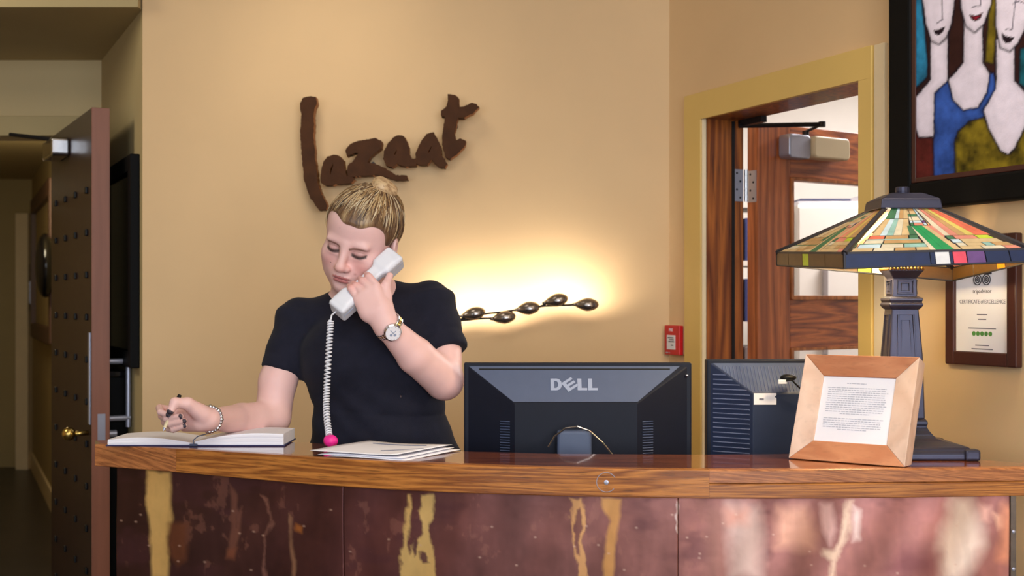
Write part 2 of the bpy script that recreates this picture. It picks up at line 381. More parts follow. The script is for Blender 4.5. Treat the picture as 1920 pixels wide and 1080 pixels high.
# room behind the doorway
m = MB(); m.span((.58,6.0,0),(3.6,6.1,2.6)); struct('wall_rear', m, 'white_paint')
m = MB(); m.span((.50,4.13,0),(.58,6.1,2.6)); struct('wall_store', m, 'white_paint')
m = MB(); m.span((3.5,2.2,0),(3.6,6.1,2.6)); struct('wall_far', m, 'white_paint')
m = MB(); m.span((.5,4.13,2.6),(3.6,6.1,2.66)); m.prism([(.64,4.13),(3.6,4.13),(3.6,1.9),(1.63,1.9)],2.6,2.66); struct('trim_6', m, 'white_paint')
cb = thing('storage_cabinet', 'tall white cabinet in the back room seen through the door glass', 'cabinet', (1.45,5.2,0))
m = MB(); m.span((1.115,5.0,0),(1.80,5.4,1.735)); m.build('carcass', M['white_paint'], cb, bevel=.003)
for a, b in ((1.118,1.455),(1.459,1.797)):
    m = MB(); m.span((a,4.982,.06),(b,5.0,1.725)); m.build('door', M['white_paint'], cb, bevel=.002)
m = MB(); m.span((1.205,4.955,1.15),(1.225,4.983,1.50)); m.build('handle', M['binder_grey'], cb, bevel=.004)
for i, (x0, x1, z0, z1, mt, lb) in enumerate(((1.125,1.36,1.735,1.752,'paper','low stack of white paper on the cabinet, left end'),(1.13,1.33,1.752,1.763,'binder_blue','blue folder lying on the low paper stack'),(1.39,1.78,1.735,1.782,'paper','thick stack of white paper on the cabinet, behind the lamp'))):
    m = MB(); n = 4
    for k in range(n):
        dz = (z1-z0)/n; o = random.uniform(-.004,.004); m.span((x0+o,5.02+o,z0+k*dz),(x1+o,5.25+o,z0+(k+1)*dz*.999))
    tag(m.build('paper_stack' if i != 1 else 'folder', M[mt]), lb, 'paper' if i != 1 else 'folder')
bs = thing('bookshelf', 'white open bookshelf with binders beside the white cabinet in the back room', 'shelf', (.88,5.2,0))
m = MB(); m.span((.66,5.05,0),(.68,5.35,1.75)); m.span((1.085,5.05,0),(1.105,5.35,1.75)); m.build('side_panel', M['white_paint'], bs)
for z in (.3,.62,.94,1.26,1.50,1.73):
    m = MB(); m.span((.68,5.05,z),(1.085,5.35,z+.02)); m.build('shelf', M['white_paint'], bs)
cs = ['binder_blue','binder_grey','binder_red','binder_grey','binder_blue']
for r, z in enumerate((.96,1.28,1.52)):
    for k in range(5):
        m = MB(); x = .69+k*.077; hh = .17 if r else .22
        m.span((x,5.06,z),(x+.068,5.28,z+hh)); o = m.build('binder', M[cs[(k+r)%5]], bevel=.003)
        tag(o, '%s binder on the %s shelf of the back-room bookshelf, %s from its left end' % (cs[(k+r)%5].split('_')[1], ('third','second','top')[r], ('one','two','three','four','five')[k]), 'binder', 'binders on the back-room bookshelf')

# the studded door at the left, swung open into the lobby
LE = P(188,565,4.08); LE.z = 0
h0 = Vector((-1.735, YD-.03, 0)); e0 = P(172,565,4.08); e0.z = 0
LX = (e0-h0); LWID = LX.length; LX.normalize(); LN = Vector((-LX.y, LX.x, 0))
if LN.x > 0: LN = -LN
LF = Frame(h0, LX, (0,0,1), LN)          # x from the hinge to the free edge, y up, z towards the corridor side (seen face at z=0)
d2 = thing('door_2', 'open dark studded door with pale wooden edge', None, LF((LWID/2,0,-.028)), kind='structure')
m = MB(); m.span((0,.012,-.056),(LWID-.004,1.978,0),LF); m.build('leaf', M['door_dark'], d2, bevel=.002)
m = MB(); m.span((LWID-.004,.012,-.056),(LWID,1.979,0),LF); m.build('edge_band', M['door_edge'], d2, bevel=.001)
for k in range(4):
    for r in range(12):
        z = 1.72-r*.137; x = .13+k*(LWID-.21)/3
        m = MB(); m.box((x,z,.004),(.022,.022,.008),LF); m.build('stud', M['black'], d2, bevel=.003)
m = MB(); m.span((LWID-.05,.965,.0005),(LWID-.016,1.26,.004),LF); m.build('push_plate', M['steel'], d2, bevel=.001)
m = MB(); m.span((LWID-.001,.905,-.042),(LWID+.0015,1.00,-.018),LF); m.build('latch_plate', M['steel'], d2)
m = MB(); q = LF((LWID-.06,.935,0)); m.tube([q, q+LN*.05], .008, 10); m.ell(tuple(q+LN*.06), (.022,.022,.022), 14, 10); m.build('knob', M['gold'], d2, smooth=True)
q0 = LF((LWID-.05,1.165,-.056)); q1 = LF((LWID-.05,.98,-.056))
m = MB(); m.tube([q0, q0-LN*.075], .009, 12); m.tube([q1, q1-LN*.075], .009, 12); m.tube([q0-LN*.068+Vector((0,0,.03)), q1-LN*.068-Vector((0,0,.03))], .008, 12); m.build('pull_handle', M['steel'], d2, smooth=False)
m = MB(); q = LF((LWID-.05,.93,-.056)); m.tube([q, q-LN*.03], .012, 12); m.build('thumb_turn', M['steel'], d2)
m = MB(); rbox(m, (.20,1.865,.002),(.42,1.93,.06), LF, .012); c2 = m.build('door_closer', M['chrome'], d2, bevel=.006, seg=3)
m = MB(); m.tube([LF((.25,1.94,.03)), LF((.12,1.965,.16))], .007, 8); m.build('closer_arm', M['dark_metal'], c2)

# framed dark picture and a low black box on the slanted wall
pf = thing('picture', 'dark glossy picture in a black frame on the slanted wall behind the studded door', 'picture', RV((.36,1.149,0)))
m = MB(); m.span((.05,1.149,0),(.72,1.20,.03),RV); m.span((.05,1.775,0),(.72,1.826,.03),RV); m.span((.05,1.20,0),(.10,1.775,.03),RV); m.span((.67,1.20,0),(.72,1.775,.03),RV); m.build('frame', M['frame_black'], pf, bevel=.003)
m = MB(); m.span((.10,1.20,.002),(.67,1.775,.016),RV); m.build('print', M['black_gloss'], pf)
bc = thing('black_box', 'low black box against the slanted wall below the dark picture', 'cabinet', RV((.40,0,.05)))
m = MB(); m.span((.28,.04,.002),(.50,1.11,.09),RV); m.build('carcass', M['frame_black'], bc, bevel=.004)
m = MB(); m.span((.275,1.11,.002),(.505,1.13,.095),RV); m.build('top', M['black_gloss'], bc, bevel=.003)
m = MB(); m.span((.29,0,.01),(.49,.04,.08),RV); m.build('plinth', M['black'], bc)

# corridor beyond the left doorway
HD = Vector((-.4375, 1, 0)).normalized(); HN = Vector((-HD.y, HD.x, 0))
HW = Frame((-1.53, 4.995, 0), HD, (0,0,1), HN)
m = MB(); m.span((0,0,-.1),(6.1,2.5,0),HW); struct('wall_corridor', m, 'wall_olive')
m = MB(); m.span((-4.6,10.5,0),(-3.0,10.6,2.5)); struct('wall_corridor_end', m, 'wall_olive')
m = MB(); m.span((-4.6,4.99,0),(-4.5,10.6,2.5)); struct('wall_corridor_side', m, 'wall_olive')
m = MB(); m.span((-4.6,4.99,2.36),(-1.5,10.6,2.42)); struct('trim_7', m, 'wall_olive')
m = MB(); m.span((.02,0,0),(6.0,.13,.015),HW); struct('baseboard_corridor', m, 'casing_cream')
m = MB(); m.span((-4.005,10.32,0),(-3.905,10.5,2.07)); struct('trim_8', m, 'casing_cream', bevel=.004)
nb = thing('notice_board', 'brown wooden framed board hung on the corridor wall', 'board', HW((4.2,1.095,0)))
m = MB(); a,b,z0,z1 = 3.20,5.30,1.095,2.125
for q in ((a,z0,a+.1,z1),(b-.1,z0,b,z1),(a+.1,z0,b-.1,z0+.1),(a+.1,z1-.1,b-.1,z1)): m.span((q[0],q[1],0),(q[2],q[3],.05),HW)
m.build('frame', M['hall_wood'], nb, bevel=.006)
m = MB(); m.span((a+.1,z0+.1,.0),(b-.1,z1-.1,.015),HW); m.build('panel', M['wall_olive'], nb)
m = MB(); m.ell((3.17,1.58,.075),(.13,.20,.06),16,12,HW); tag(m.build('plaque', M['black_gloss'], smooth=True), 'small black oval plaque on the corridor wall beside the framed board', 'plaque')
ml = thing('wall_plate', 'small bright metal plate on the corridor wall past the framed board', 'plate', HW((5.62,1.30,0)))
m = MB(); m.span((5.48,1.28,0),(5.78,1.66,.03),HW); m.build('back_plate', M['hall_wood'], ml, bevel=.005)
m = MB(); m.span((5.54,1.34,.03),(5.72,1.52,.045),HW); m.build('face_plate', M['steel'], ml, bevel=.004)
# ------------------------------------------------------------------ reception counter
CZ = CAM_H-.308                                   # height of the worktop
ptF = np.array([(160,832.3,872),(178,833,873.5),(330,841.5,885.5),(480,850.5,899),(600,858,909.5),(760,866.5,919.5),(960,874.5,927.5),(1150,879,932),(1320,880.6,934.8),(1475,880.3,935),(1600,879.3,934),(1750,878.4,932.3),(1920,877.2,929.8),(2080,876,928)], float)
ptB = np.array([(160,825.5),(330,825),(480,827),(560,829.5),(700,837),(875,846.5),(1050,851),(1320,852.6),(1500,851),(1600,846),(1680,841),(1760,846),(1812,861),(1920,868),(2080,874)], float)
def smooth_interp(x, xs, ys):
    t = np.interp(x, xs, np.arange(len(xs))); i = np.clip(t.astype(int), 0, len(xs)-2); f = t-i
    d = np.gradient(ys, xs); h = xs[i+1]-xs[i]
    return (2*f**3-3*f**2+1)*ys[i]+(f**3-2*f**2+f)*h*d[i]+(-2*f**3+3*f**2)*ys[i+1]+(f**3-f**2)*h*d[i+1]
HC = .308
def front(x):
    yt = smooth_interp(np.atleast_1d(float(x)), ptF[:,0], ptF[:,1])[0]; Z = HC*2400/(yt-565); return Vector(((x-960)/2400*Z, Z, 0))
def back(x):
    yb = np.interp(x, ptB[:,0], ptB[:,1]); Z = HC*2400/(yb-565); return Vector(((x-960)/2400*Z, Z, 0))
def trim_h(x):
    yt = smooth_interp(np.atleast_1d(float(x)), ptF[:,0], ptF[:,1])[0]; yb = smooth_interp(np.atleast_1d(float(x)), ptF[:,0], ptF[:,2])[0]
    return (yb-yt)*HC/(yt-565)
ct = thing('reception_counter', 'curved reception counter with oak top and copper front', 'counter', (0,2.45,0))
XS = np.r_[np.linspace(178,2060,95)]
TRIM_D = .022
def out_dir(x):
    t = (front(x+4)-front(x-4)).normalized(); return Vector((t.y, -t.x, 0))     # away from the staff side
def inner(x, d): return front(x)-out_dir(x)*d
# top board
me_v, me_f = [], []
m = MB()
for k, x in enumerate(XS):
    f, b = inner(x, TRIM_D), back(x)
    if (b-front(x)).y < .06: b = front(x)+Vector((0,.07,0))
    m.v += [f+Vector((0,0,CZ)), b+Vector((0,0,CZ)), b+Vector((0,0,CZ-.035)), f+Vector((0,0,CZ-.035))]
for k in range(len(XS)-1):
    a, c = 4*k, 4*k+4; m.f += [[a,c,c+1,a+1],[a+1,c+1,c+2,a+2],[a+2,c+2,c+3,a+3],[a+3,c+3,c,a]]
m.f += [[0,1,2,3],[4*(len(XS)-1)+q for q in (3,2,1,0)]]
m.build('worktop', M['oak_top'], ct)
def band(name, x0, x1, hf0, hf1, mt, n=60, d=TRIM_D):
    """curved strip along the front edge, hf = share of the trim height (0 top, 1 bottom); UV follows the strip"""
    me = bpy.data.meshes.new(name); o0 = org(ct); v, f, uv = [], [], []
    xs = np.linspace(x0, x1, n); L_ = 0; prev = None; S = []
    r = .003
    for x in xs:
        F_ = front(x); I = inner(x, d); h = trim_h(x); z0 = CZ-h*hf0; z1 = CZ-h*hf1
        if prev is not None: L_ += (F_-prev).length
        prev = F_; S.append(L_); u = out_dir(x)
        ring = [I+Vector((0,0,z0)), F_-u*r+Vector((0,0,z0)), F_-u*r*.3+Vector((0,0,z0-r*.3)), F_+Vector((0,0,z0-r)), F_+Vector((0,0,z1+r*.5)), F_-u*r*.5+Vector((0,0,z1)), I+Vector((0,0,z1))]
        v += [p-o0 for p in ring]
    K = 7; vv = [0,.02,.0215,.023,.07,.0715,.09]
    for k in range(n-1):
        for j in range(K):
            a, b = k*K+j, k*K+(j+1)%K; f.append([a, b, b+K, a+K])
    f += [list(range(K))[::-1], [(n-1)*K+j for j in range(K)]]
    me.from_pydata([tuple(p) for p in v], [], f)
    ul = me.uv_layers.new(name='UVMap')
    for p in me.polygons:
        for li in p.loop_indices:
            vi = me.loops[li].vertex_index; ul.data[li].uv = (S[vi//K]+hf0*.7, vv[vi%K]+hf0*.33)
    o = link(name, me, M[mt], ct, o0); bm = bmesh.new(); bm.from_mesh(me); bmesh.ops.recalc_face_normals(bm, faces=bm.faces); bm.to_mesh(me); bm.free()
    return o
band('edge_trim', 178, 330, 0, 1, 'oak_trim_grain', 14)
band('edge_trim', 330.3, 1329.7, 0, 1, 'oak_trim', 70)
band('edge_trim', 1330, 2060, 0, .475, 'oak_trim_grain', 40)
band('edge_trim', 1330, 2060, .482, 1, 'oak_trim', 40)
q = front(1137); u = out_dir(1137); zc = CZ-trim_h(1137)*.48
SF = Frame(q+Vector((0,0,zc)), Vector((0,0,1)).cross(u), (0,0,1), u)
m = MB(); m.lathe([(.0042,-.001),(.0042,.0012),(.002,.0016)], (0,0,0), 14, SF); m.build('screw', M['steel'], ct)
m = MB(); m.tube([SF((.018*math.cos(t),.018*math.sin(t),.0003)) for t in np.linspace(.5,5.6,30)], .0006, 6); m.build('ring_scratch', M['steel'], ct)

# copper sheets: patina stains, and bright reflections at the right, painted into the colour, given in photograph coordinates of the sheet they lie on
def vnoise(x, y, seed):
    r = np.random.RandomState(seed); g = r.rand(64,64)
    xi = np.floor(x).astype(int); yi = np.floor(y).astype(int); fx = x-xi; fy = y-yi; fx = fx*fx*(3-2*fx); fy = fy*fy*(3-2*fy)
    a = g[xi%64, yi%64]; b = g[(xi+1)%64, yi%64]; c = g[xi%64, (yi+1)%64]; d = g[(xi+1)%64, (yi+1)%64]
    return a*(1-fx)*(1-fy)+b*fx*(1-fy)+c*(1-fx)*fy+d*fx*fy
def fbm(x, y, seed, o=4):
    s = 0; a = .5; t = 0
    for k in range(o): s = s+a*vnoise(x*2**k, y*2**k, seed+k); t += a; a *= .55
    return s/t
def poly_sd(px, py, poly):
    """signed distance (negative inside) of points to a polygon"""
    d = np.full(px.shape, 1e9); ins = np.zeros(px.shape, bool); n = len(poly)
    for i in range(n):
        x0, y0 = poly[i]; x1, y1 = poly[(i+1)%n]; ex, ey = x1-x0, y1-y0
        t = np.clip(((px-x0)*ex+(py-y0)*ey)/(ex*ex+ey*ey+1e-12), 0, 1)
        d = np.minimum(d, (px-x0-t*ex)**2+(py-y0-t*ey)**2)
        c = ((y0 > py) != (y1 > py)) & (px < (x1-x0)*(py-y0)/(y1-y0+1e-12)+x0); ins ^= c
    d = np.sqrt(d); return np.where(ins, -d, d)
def lin_np(c): c = np.asarray(c, float)/255; return np.where(c <= .04045, c/12.92, ((c+.055)/1.055)**2.4)
def blend(col, mask, c): return col*(1-mask[...,None])+lin_np(c)*mask[...,None]
def sm(d, w): return np.clip(.5-d/w, 0, 1)
GOLD = (246,204,128); PEACH = (240,176,140)
STAINS_AND_GLINTS = [  # outline, colour, softness
 ([(276,880),(322,888),(322,955),(324,980),(316,1010),(318,1090),(286,1090),(283,1000),(276,950)], GOLD, 8),
 ([(316,985),(354,990),(350,1050),(336,1060),(318,1040)], (126,76,54), 14),
 ([(205,930),(216,940),(212,985),(204,990)], (150,90,60), 8),
 ([(432,910),(446,930),(446,990),(455,950),(452,1000),(440,1045),(428,1040),(436,985)], (128,84,72), 6),
 ([(426,1032),(446,1030),(440,1050),(424,1046)], (140,86,66), 9),
 ([(492,925),(508,980),(494,1010),(494,1085),(500,1085),(498,1010),(512,985),(500,930)], (150,104,92), 5),
 ([(543,968),(550,975),(548,1010),(556,1050),(555,1090),(549,1090),(548,1050)], (170,126,98), 6),
 ([(556,985),(568,986),(567,998),(555,997)], (190,116,60), 7),
 ([(766,924),(772,924),(770,990),(762,1020),(768,1040),(778,1015),(784,1040),(792,1000),(790,925),(814,926),(812,970),(804,985),(812,1030),(818,1085),(752,1085),(750,1035),(758,1010)], GOLD, 5),
 ([(776,1010),(786,1022),(782,1045),(774,1030)], (110,70,70), 4), ([(790,1035),(802,1040),(806,1056),(795,1056)], (110,70,70), 4),
 ([(1070,935),(1082,940),(1094,936),(1100,985),(1092,1030),(1104,1080),(1110,1090),(1086,1090),(1082,1062),(1074,1040),(1072,980)], (226,168,110), 4),
 ([(1079,960),(1089,955),(1092,990),(1084,1045),(1078,1040),(1078,985)], (128,80,76), 4),
 ([(1128,936),(1166,937),(1160,980),(1152,1040),(1150,1090),(1130,1090),(1134,1030),(1144,985),(1130,960)], (226,164,98), 7),
 ([(1268,942),(1273,942),(1272,1000),(1268,1000)], (220,190,180), 3),
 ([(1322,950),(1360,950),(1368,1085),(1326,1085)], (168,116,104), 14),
 ([(1366,950),(1420,955),(1428,1000),(1424,1085),(1372,1085)], (232,196,182), 16),  # soft bright reflection put in as pale colour
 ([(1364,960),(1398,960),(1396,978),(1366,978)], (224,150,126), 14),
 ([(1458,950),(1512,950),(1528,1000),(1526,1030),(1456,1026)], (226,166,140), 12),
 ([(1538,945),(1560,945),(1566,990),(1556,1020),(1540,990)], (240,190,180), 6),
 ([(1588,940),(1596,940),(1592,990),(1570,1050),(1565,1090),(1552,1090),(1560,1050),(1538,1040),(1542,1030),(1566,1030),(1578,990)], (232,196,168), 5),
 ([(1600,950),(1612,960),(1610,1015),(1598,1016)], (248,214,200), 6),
 ([(1786,935),(1818,935),(1838,985),(1844,1020),(1824,1060),(1800,1085),(1770,1085),(1760,1030),(1768,995),(1780,970)], (255,228,208), 16),  # bright reflection painted into the copper colour
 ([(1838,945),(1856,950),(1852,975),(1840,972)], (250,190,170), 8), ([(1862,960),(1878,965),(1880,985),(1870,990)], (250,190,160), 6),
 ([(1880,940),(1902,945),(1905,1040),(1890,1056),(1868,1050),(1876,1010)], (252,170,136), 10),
 ([(1690,1030),(1760,1040),(1750,1075),(1700,1090),(1660,1070)], (150,92,92), 16),
]
def copper_sheet(x0, x1, seed):
    nx = int((x1-x0)/1.9); rows = np.concatenate([np.linspace(0,.21,112), np.linspace(.225,.93,12)])
    xs = np.linspace(x0, x1, nx); V = []; CO = []; o0 = org(ct)
    for x in xs:
        q = inner(x, .028); zt = CZ-trim_h(x)+.004
        for r in rows:
            bulge = .0016*math.sin(x*.021+seed)+.0012*math.sin(x*.05+r*22)
            V.append(q+out_dir(x)*bulge+Vector((0,0,zt-r))-o0)
    A = np.array([tuple(v+o0) for v in V]); px = 960+2400*A[:,0]/A[:,1]; py = 565-2400*(A[:,2]-CAM_H)/A[:,1]
    w1 = fbm(px/60, py/90, 11); w2 = fbm(px/14, py/22, 23); w3 = fbm(px/120, py/60, 5)
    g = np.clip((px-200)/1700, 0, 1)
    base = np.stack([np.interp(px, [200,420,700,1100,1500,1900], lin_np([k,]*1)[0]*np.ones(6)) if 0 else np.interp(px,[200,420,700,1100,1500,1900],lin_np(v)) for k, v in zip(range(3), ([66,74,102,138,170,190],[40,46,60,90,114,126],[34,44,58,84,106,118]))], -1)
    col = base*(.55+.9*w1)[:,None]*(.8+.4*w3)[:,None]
    col = blend(col, np.clip((w3-.58)*4,0,.5), (90,54,60)); col = blend(col, np.clip((w2*w1-.40)*3,0,.22), (190,130,112))
    jx = (w2-.5)*16; jy = (w1-.5)*24
    for poly, c, s in STAINS_AND_GLINTS:
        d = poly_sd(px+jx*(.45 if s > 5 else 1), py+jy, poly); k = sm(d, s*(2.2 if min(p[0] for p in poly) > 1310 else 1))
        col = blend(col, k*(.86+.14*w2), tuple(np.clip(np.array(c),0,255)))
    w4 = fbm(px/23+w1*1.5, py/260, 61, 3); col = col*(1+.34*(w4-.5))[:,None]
    # scratches
    for k in range(14):
        cx, cy = random.uniform(x0,x1), random.uniform(950,1075)
        col = blend(col, .6*sm(np.hypot((px-cx)/1.5, py-cy)-1.5, 2), (230,190,170))
    m_ = len(rows); F_ = [(i*m_+j, i*m_+j+1, (i+1)*m_+j+1, (i+1)*m_+j) for i in range(nx-1) for j in range(m_-1)]
    me = bpy.data.meshes.new('copper_sheet'); me.from_pydata([tuple(v) for v in V], [], F_)
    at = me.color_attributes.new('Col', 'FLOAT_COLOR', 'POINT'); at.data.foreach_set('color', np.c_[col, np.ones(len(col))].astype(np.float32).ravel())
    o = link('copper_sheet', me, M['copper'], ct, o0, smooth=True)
    s = o.modifiers.new('solid', 'SOLIDIFY'); s.thickness = .002; s.offset = 1
    return o
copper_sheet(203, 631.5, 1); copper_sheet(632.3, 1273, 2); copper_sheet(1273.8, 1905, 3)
# carcass behind the sheets, end panel at the left, corner strip at the right
m = MB(); xs = np.linspace(206, 1903, 60)
for x in xs:
    a, b = inner(x,.034), inner(x,.062)
    m.v += [a+Vector((0,0,CZ-.04)), b+Vector((0,0,CZ-.04)), b+Vector((0,0,.0)), a+Vector((0,0,.0))]
for k in range(len(xs)-1):
    a, c = 4*k, 4*k+4; m.f += [[a,c,c+1,a+1],[a+1,c+1,c+2,a+2],[a+2,c+2,c+3,a+3],[a+3,c+3,c,a]]
m.f += [[0,1,2,3],[4*(len(xs)-1)+q for q in (3,2,1,0)]]
m.build('carcass', M['oak_jamb'], ct)
m = MB(); x = 1907; a = inner(x,.024); m.box((a.x+.004,a.y+.012,(CZ-.055)/2),(.010,.024,CZ-.055)); m.build('corner_strip', M['smoke_metal'], ct)
for z in (.86,.93): 
    m = MB(); m.ell((a.x+.004,a.y-.0005,z),(.0035,.0015,.0035),10,6); m.build('screw', M['steel'], ct)
# working desk behind
dk = thing('desk', 'low working desk behind the reception counter under the monitors', 'desk', (.45,2.95,0))
m = MB(); m.span((-.12,2.72,.72),(.86,3.22,.75)); m.build('desktop', M['oak_top'], dk, bevel=.003)
for x in (-.08,.82):
    for y in (2.76,3.18):
        m = MB(); m.box((x,y,.36),(.04,.04,.72)); m.build('leg', M['dark_metal'], dk)
# ------------------------------------------------------------------ sign on the back wall
SGN = thing('wall_sign', 'dark brown brush-lettered metal sign on the yellow back wall above her head', 'sign', P(700,330,3.97))
LET = [
 [[(112,150),(135,112),(190,98),(230,108),(240,160),(222,200),(214,260),(216,350),(210,420),(222,520),(226,620),(240,700),(248,800),(268,860),(300,930),(325,975),(318,1010),(265,1012),(235,975),(190,910),(165,840),(140,770),(135,690),(122,560),(112,400),(118,300),(122,230),(110,195)]],
 [[(275,770),(280,700),(300,620),(330,585),(375,570),(425,580),(455,615),(465,680),(480,740),(530,752),(547,770),(520,795),(440,803),(395,800),(370,812),(310,812),(280,795)],[(345,690),(372,630),(375,660),(355,730),(345,735)]],
 [[(475,540),(490,510),(530,475),(600,455),(715,437),(768,465),(762,515),(715,550),(680,580),(645,635),(700,640),(790,680),(880,735),(965,740),(972,765),(930,772),(870,770),(800,745),(720,730),(620,735),(520,748),(490,735),(488,680),(500,650),(540,620),(575,560),(600,545),(540,555),(490,575)]],
 [[(780,600),(785,540),(820,480),(860,430),(900,412),(945,425),(965,465),(985,520),(985,570),(1000,600),(1035,605),(1038,655),(960,665),(890,640),(850,670),(800,655)],[(862,568),(884,520),(889,545),(870,578)]],
 [[(1040,600),(1045,540),(1080,470),(1130,405),(1180,390),(1215,450),(1240,500),(1245,570),(1270,605),(1290,640),(1275,672),(1230,665),(1185,630),(1165,605),(1130,650),(1080,650),(1042,635)],[(1135,545),(1165,495),(1170,510),(1145,560)]],
 [[(1300,85),(1355,90),(1385,120),(1385,185),(1430,180),(1490,155),(1525,165),(1548,185),(1500,230),(1430,265),(1375,270),(1365,330),(1350,400),(1365,460),(1400,440),(1440,460),(1440,490),(1390,545),(1320,600),(1285,590),(1265,530),(1255,470),(1258,390),(1270,310),(1278,260),(1248,258),(1245,215),(1290,180),(1305,130)]],
]
def rough(poly, amp=3.2, step=14, hole=False):
    out = []; n = len(poly)
    for i in range(n):
        a, b = Vector(poly[i]), Vector(poly[(i+1)%n]); k = max(1, int((b-a).length/step))
        for j in range(k):
            p = a.lerp(b, j/k)+Vector((random.uniform(-amp,amp), random.uniform(-amp,amp)))*(.3 if hole else 1); out.append((p.x, p.y))
    return out
def letter(polys, Z, th, mt, nm, par, grow=0):
    out = []
    for i, poly in enumerate(polys):
        pts = rough(poly, hole=i > 0)
        w_ = [P(540+x/4.321, 160+y/4.321, Z) for x, y in pts]; out.append([(p.x, p.z) for p in w_])
    F = Frame((0,Z,0),(1,0,0),(0,0,1),(0,-1,0))
    mm = curve_mesh(out, th/2, .0015, F)
    return mm.build(nm, M[mt], par)
for polys in LET:
    o = letter(polys, 3.95, .040, 'sign_brown', 'letter', SGN)
    o.data.materials.append(M['sign_copper'])
    for p in o.data.polygons:
        if abs(p.normal.y) < .6 and p.normal.x > .25: p.material_index = 1
    xs = [v.co.x for v in o.data.vertices]; zs = [v.co.z for v in o.data.vertices]
    c = Vector((sum(xs)/len(xs), 0, sum(zs)/len(zs)))+Vector((SGN.location.x, 3.94, SGN.location.z))
    m = MB(); m.tube([Vector((c.x,3.965,c.z)), Vector((c.x,4.0,c.z))], .006, 8); m.build('stand_off', M['dark_metal'], o)

# ------------------------------------------------------------------ branch-shaped wall light
YB = 3.90
wl = thing('wall_light', 'branch shaped metal wall light with egg shaped cups glowing on the back wall', 'lamp', P(960,590,3.97))
def B(x, y, Z=YB): return P(x, y, Z)
m = MB()
m.tube([B(815,612), B(862,601), B(905,597), B(930,596)], .0028, 8); m.build('branch', M['dark_metal'], wl)
m = MB(); m.tube([B(815,606), B(870,597), B(905,589), B(940,585), B(975,580), B(1020,574), B(1085,571)], .0028, 8); m.build('branch', M['dark_metal'], wl)
m = MB(); m.tube([B(1010,575), B(1022,571), B(1030,566)], .0028, 8); m.build('branch', M['dark_metal'], wl)
m = MB(); m.tube([B(815,608), P(818,606,3.97), P(818,606,4.0)], .0028, 8); m.lathe([(.03,0),(.03,.012)], (0,0,0), 20, Frame(P(818,606,4.0),(1,0,0),(0,0,1),(0,-1,0))); m.build('wall_plate', M['dark_metal'], wl)
CUPS = [(888,588,-12),(945,595,-8),(990,578,-8),(1043,563,-12),(1100,571,0),(838,598,-10)]
for cx, cy, ang in CUPS:
    c = B(cx, cy); L_ = .037; R_ = .0195; a = math.radians(-ang)
    ax = Vector((math.cos(a), 0, math.sin(a))); upv = Vector((-math.sin(a), 0, math.cos(a))); fw = Vector((0,-1,0))
    m = MB(); nu, nv = 16, 9; vs = []; fs = []
    # egg-shaped shell, opening turned up and towards the wall
    od = (upv*.55-fw*.85).normalized(); e2 = ax.cross(od).normalized()
    for i in range(nv+1):
        ph = -math.pi/2+(math.pi*.5+.60)*i/nv
        for k in range(nu):
            t = 2*math.pi*k/nu; r = math.cos(ph*1.0); lx = L_*r*math.cos(t)
            taper = 1-.35*max(0, -math.cos(t)*r)
            vs.append(c+ax*lx+e2*(R_*r*math.sin(t)*taper)+od*(R_*1.15*math.sin(ph)*taper))
    for i in range(nv): fs += [(i*nu+k, i*nu+(k+1)%nu, (i+1)*nu+(k+1)%nu, (i+1)*nu+k) for k in range(nu)]
    m.add(vs, fs); m.tube([c-ax*(L_*1.18), c-ax*(L_*.86)], [.003,.006], 8)
    o = m.build('lamp_shade', M['smoke_metal'], wl, smooth=True); s = o.modifiers.new('solid','SOLIDIFY'); s.thickness = .0015
    m = MB(); m.ell(tuple(c-od*.010), (.007,.006,.006), 12, 8); m.build('bulb', M['bulb_glow'], o, smooth=True)
    lp = light('cup_lamp', 'POINT', tuple(c-od*.002), 1.25, (1.0,.90,.77), radius=.007)

# ------------------------------------------------------------------ fire call point on the right wall by the corner
fc = thing('fire_call_point', 'red fire alarm call point on the wall beside the corner', 'alarm', RW((.055,1.21,0)))
m = MB(); m.span((.015,1.197,0),(.098,1.284,.010),RW); m.build('back_box', M['ivory_plastic'], fc, bevel=.002)
m = MB(); m.span((.013,1.195,.010),(.100,1.286,.026),RW); m.build('housing', M['red_plastic'], fc, bevel=.003)
m = MB(); m.span((.030,1.212,.0262),(.078,1.256,.0275),RW); m.build('window', M['paper'], fc)
m = MB()
for z, a, b in ((1.248,.036,.070),(1.242,.045,.072),(1.236,.040,.074),(1.225,.055,.068)): m.span((a,z-.0015,.0276),(b,z+.0015,.0279),RW)
m.build('print', M['ink_dark'], fc)
text_mesh('FIRE', .013, Frame(RW((.052,1.272,.0262)), RU, (0,0,1), RN)).build('lettering', M['paper'], fc)
m = MB(); m.span((.022,1.2005,.0261),(.036,1.2035,.0264),RW); m.span((.042,1.2005,.0261),(.046,1.2035,.0264),RW); m.build('print', M['print_grey'], fc)

# ------------------------------------------------------------------ painting on the right wall
pw = thing('painting', 'large black framed painting of three pale long-necked figures', 'painting', RW((1.53,1.57,0)))
U0,U1,Z0,Z1 = 1.058,2.02,1.5717,2.46
for nm, a, b, z0, z1 in (('frame_rail',U0,U0+.073,Z0,Z1),('frame_rail',U1-.073,U1,Z0,Z1),('frame_rail',U0+.073,U1-.073,Z0,Z0+.060),('frame_rail',U0+.073,U1-.073,Z1-.06,Z1)):
    m = MB(); m.span((a,z0,0),(b,z1,.04),RW); m.build(nm, M['frame_black'], pw, bevel=.006)
m = MB(); a,b,z0,z1 = U0+.073,U1-.073,Z0+.06,Z1-.06
for q in ((a,z0,a+.014,z1),(b-.014,z0,b,z1),(a+.014,z0,b-.014,z0+.012),(a+.014,z1-.012,b-.014,z1)): m.span((q[0],q[1],.01),(q[2],q[3],.035),RW)
m.build('inner_slip', M['mahogany_frame'], pw, bevel=.002)
nu, nz = 250, 250
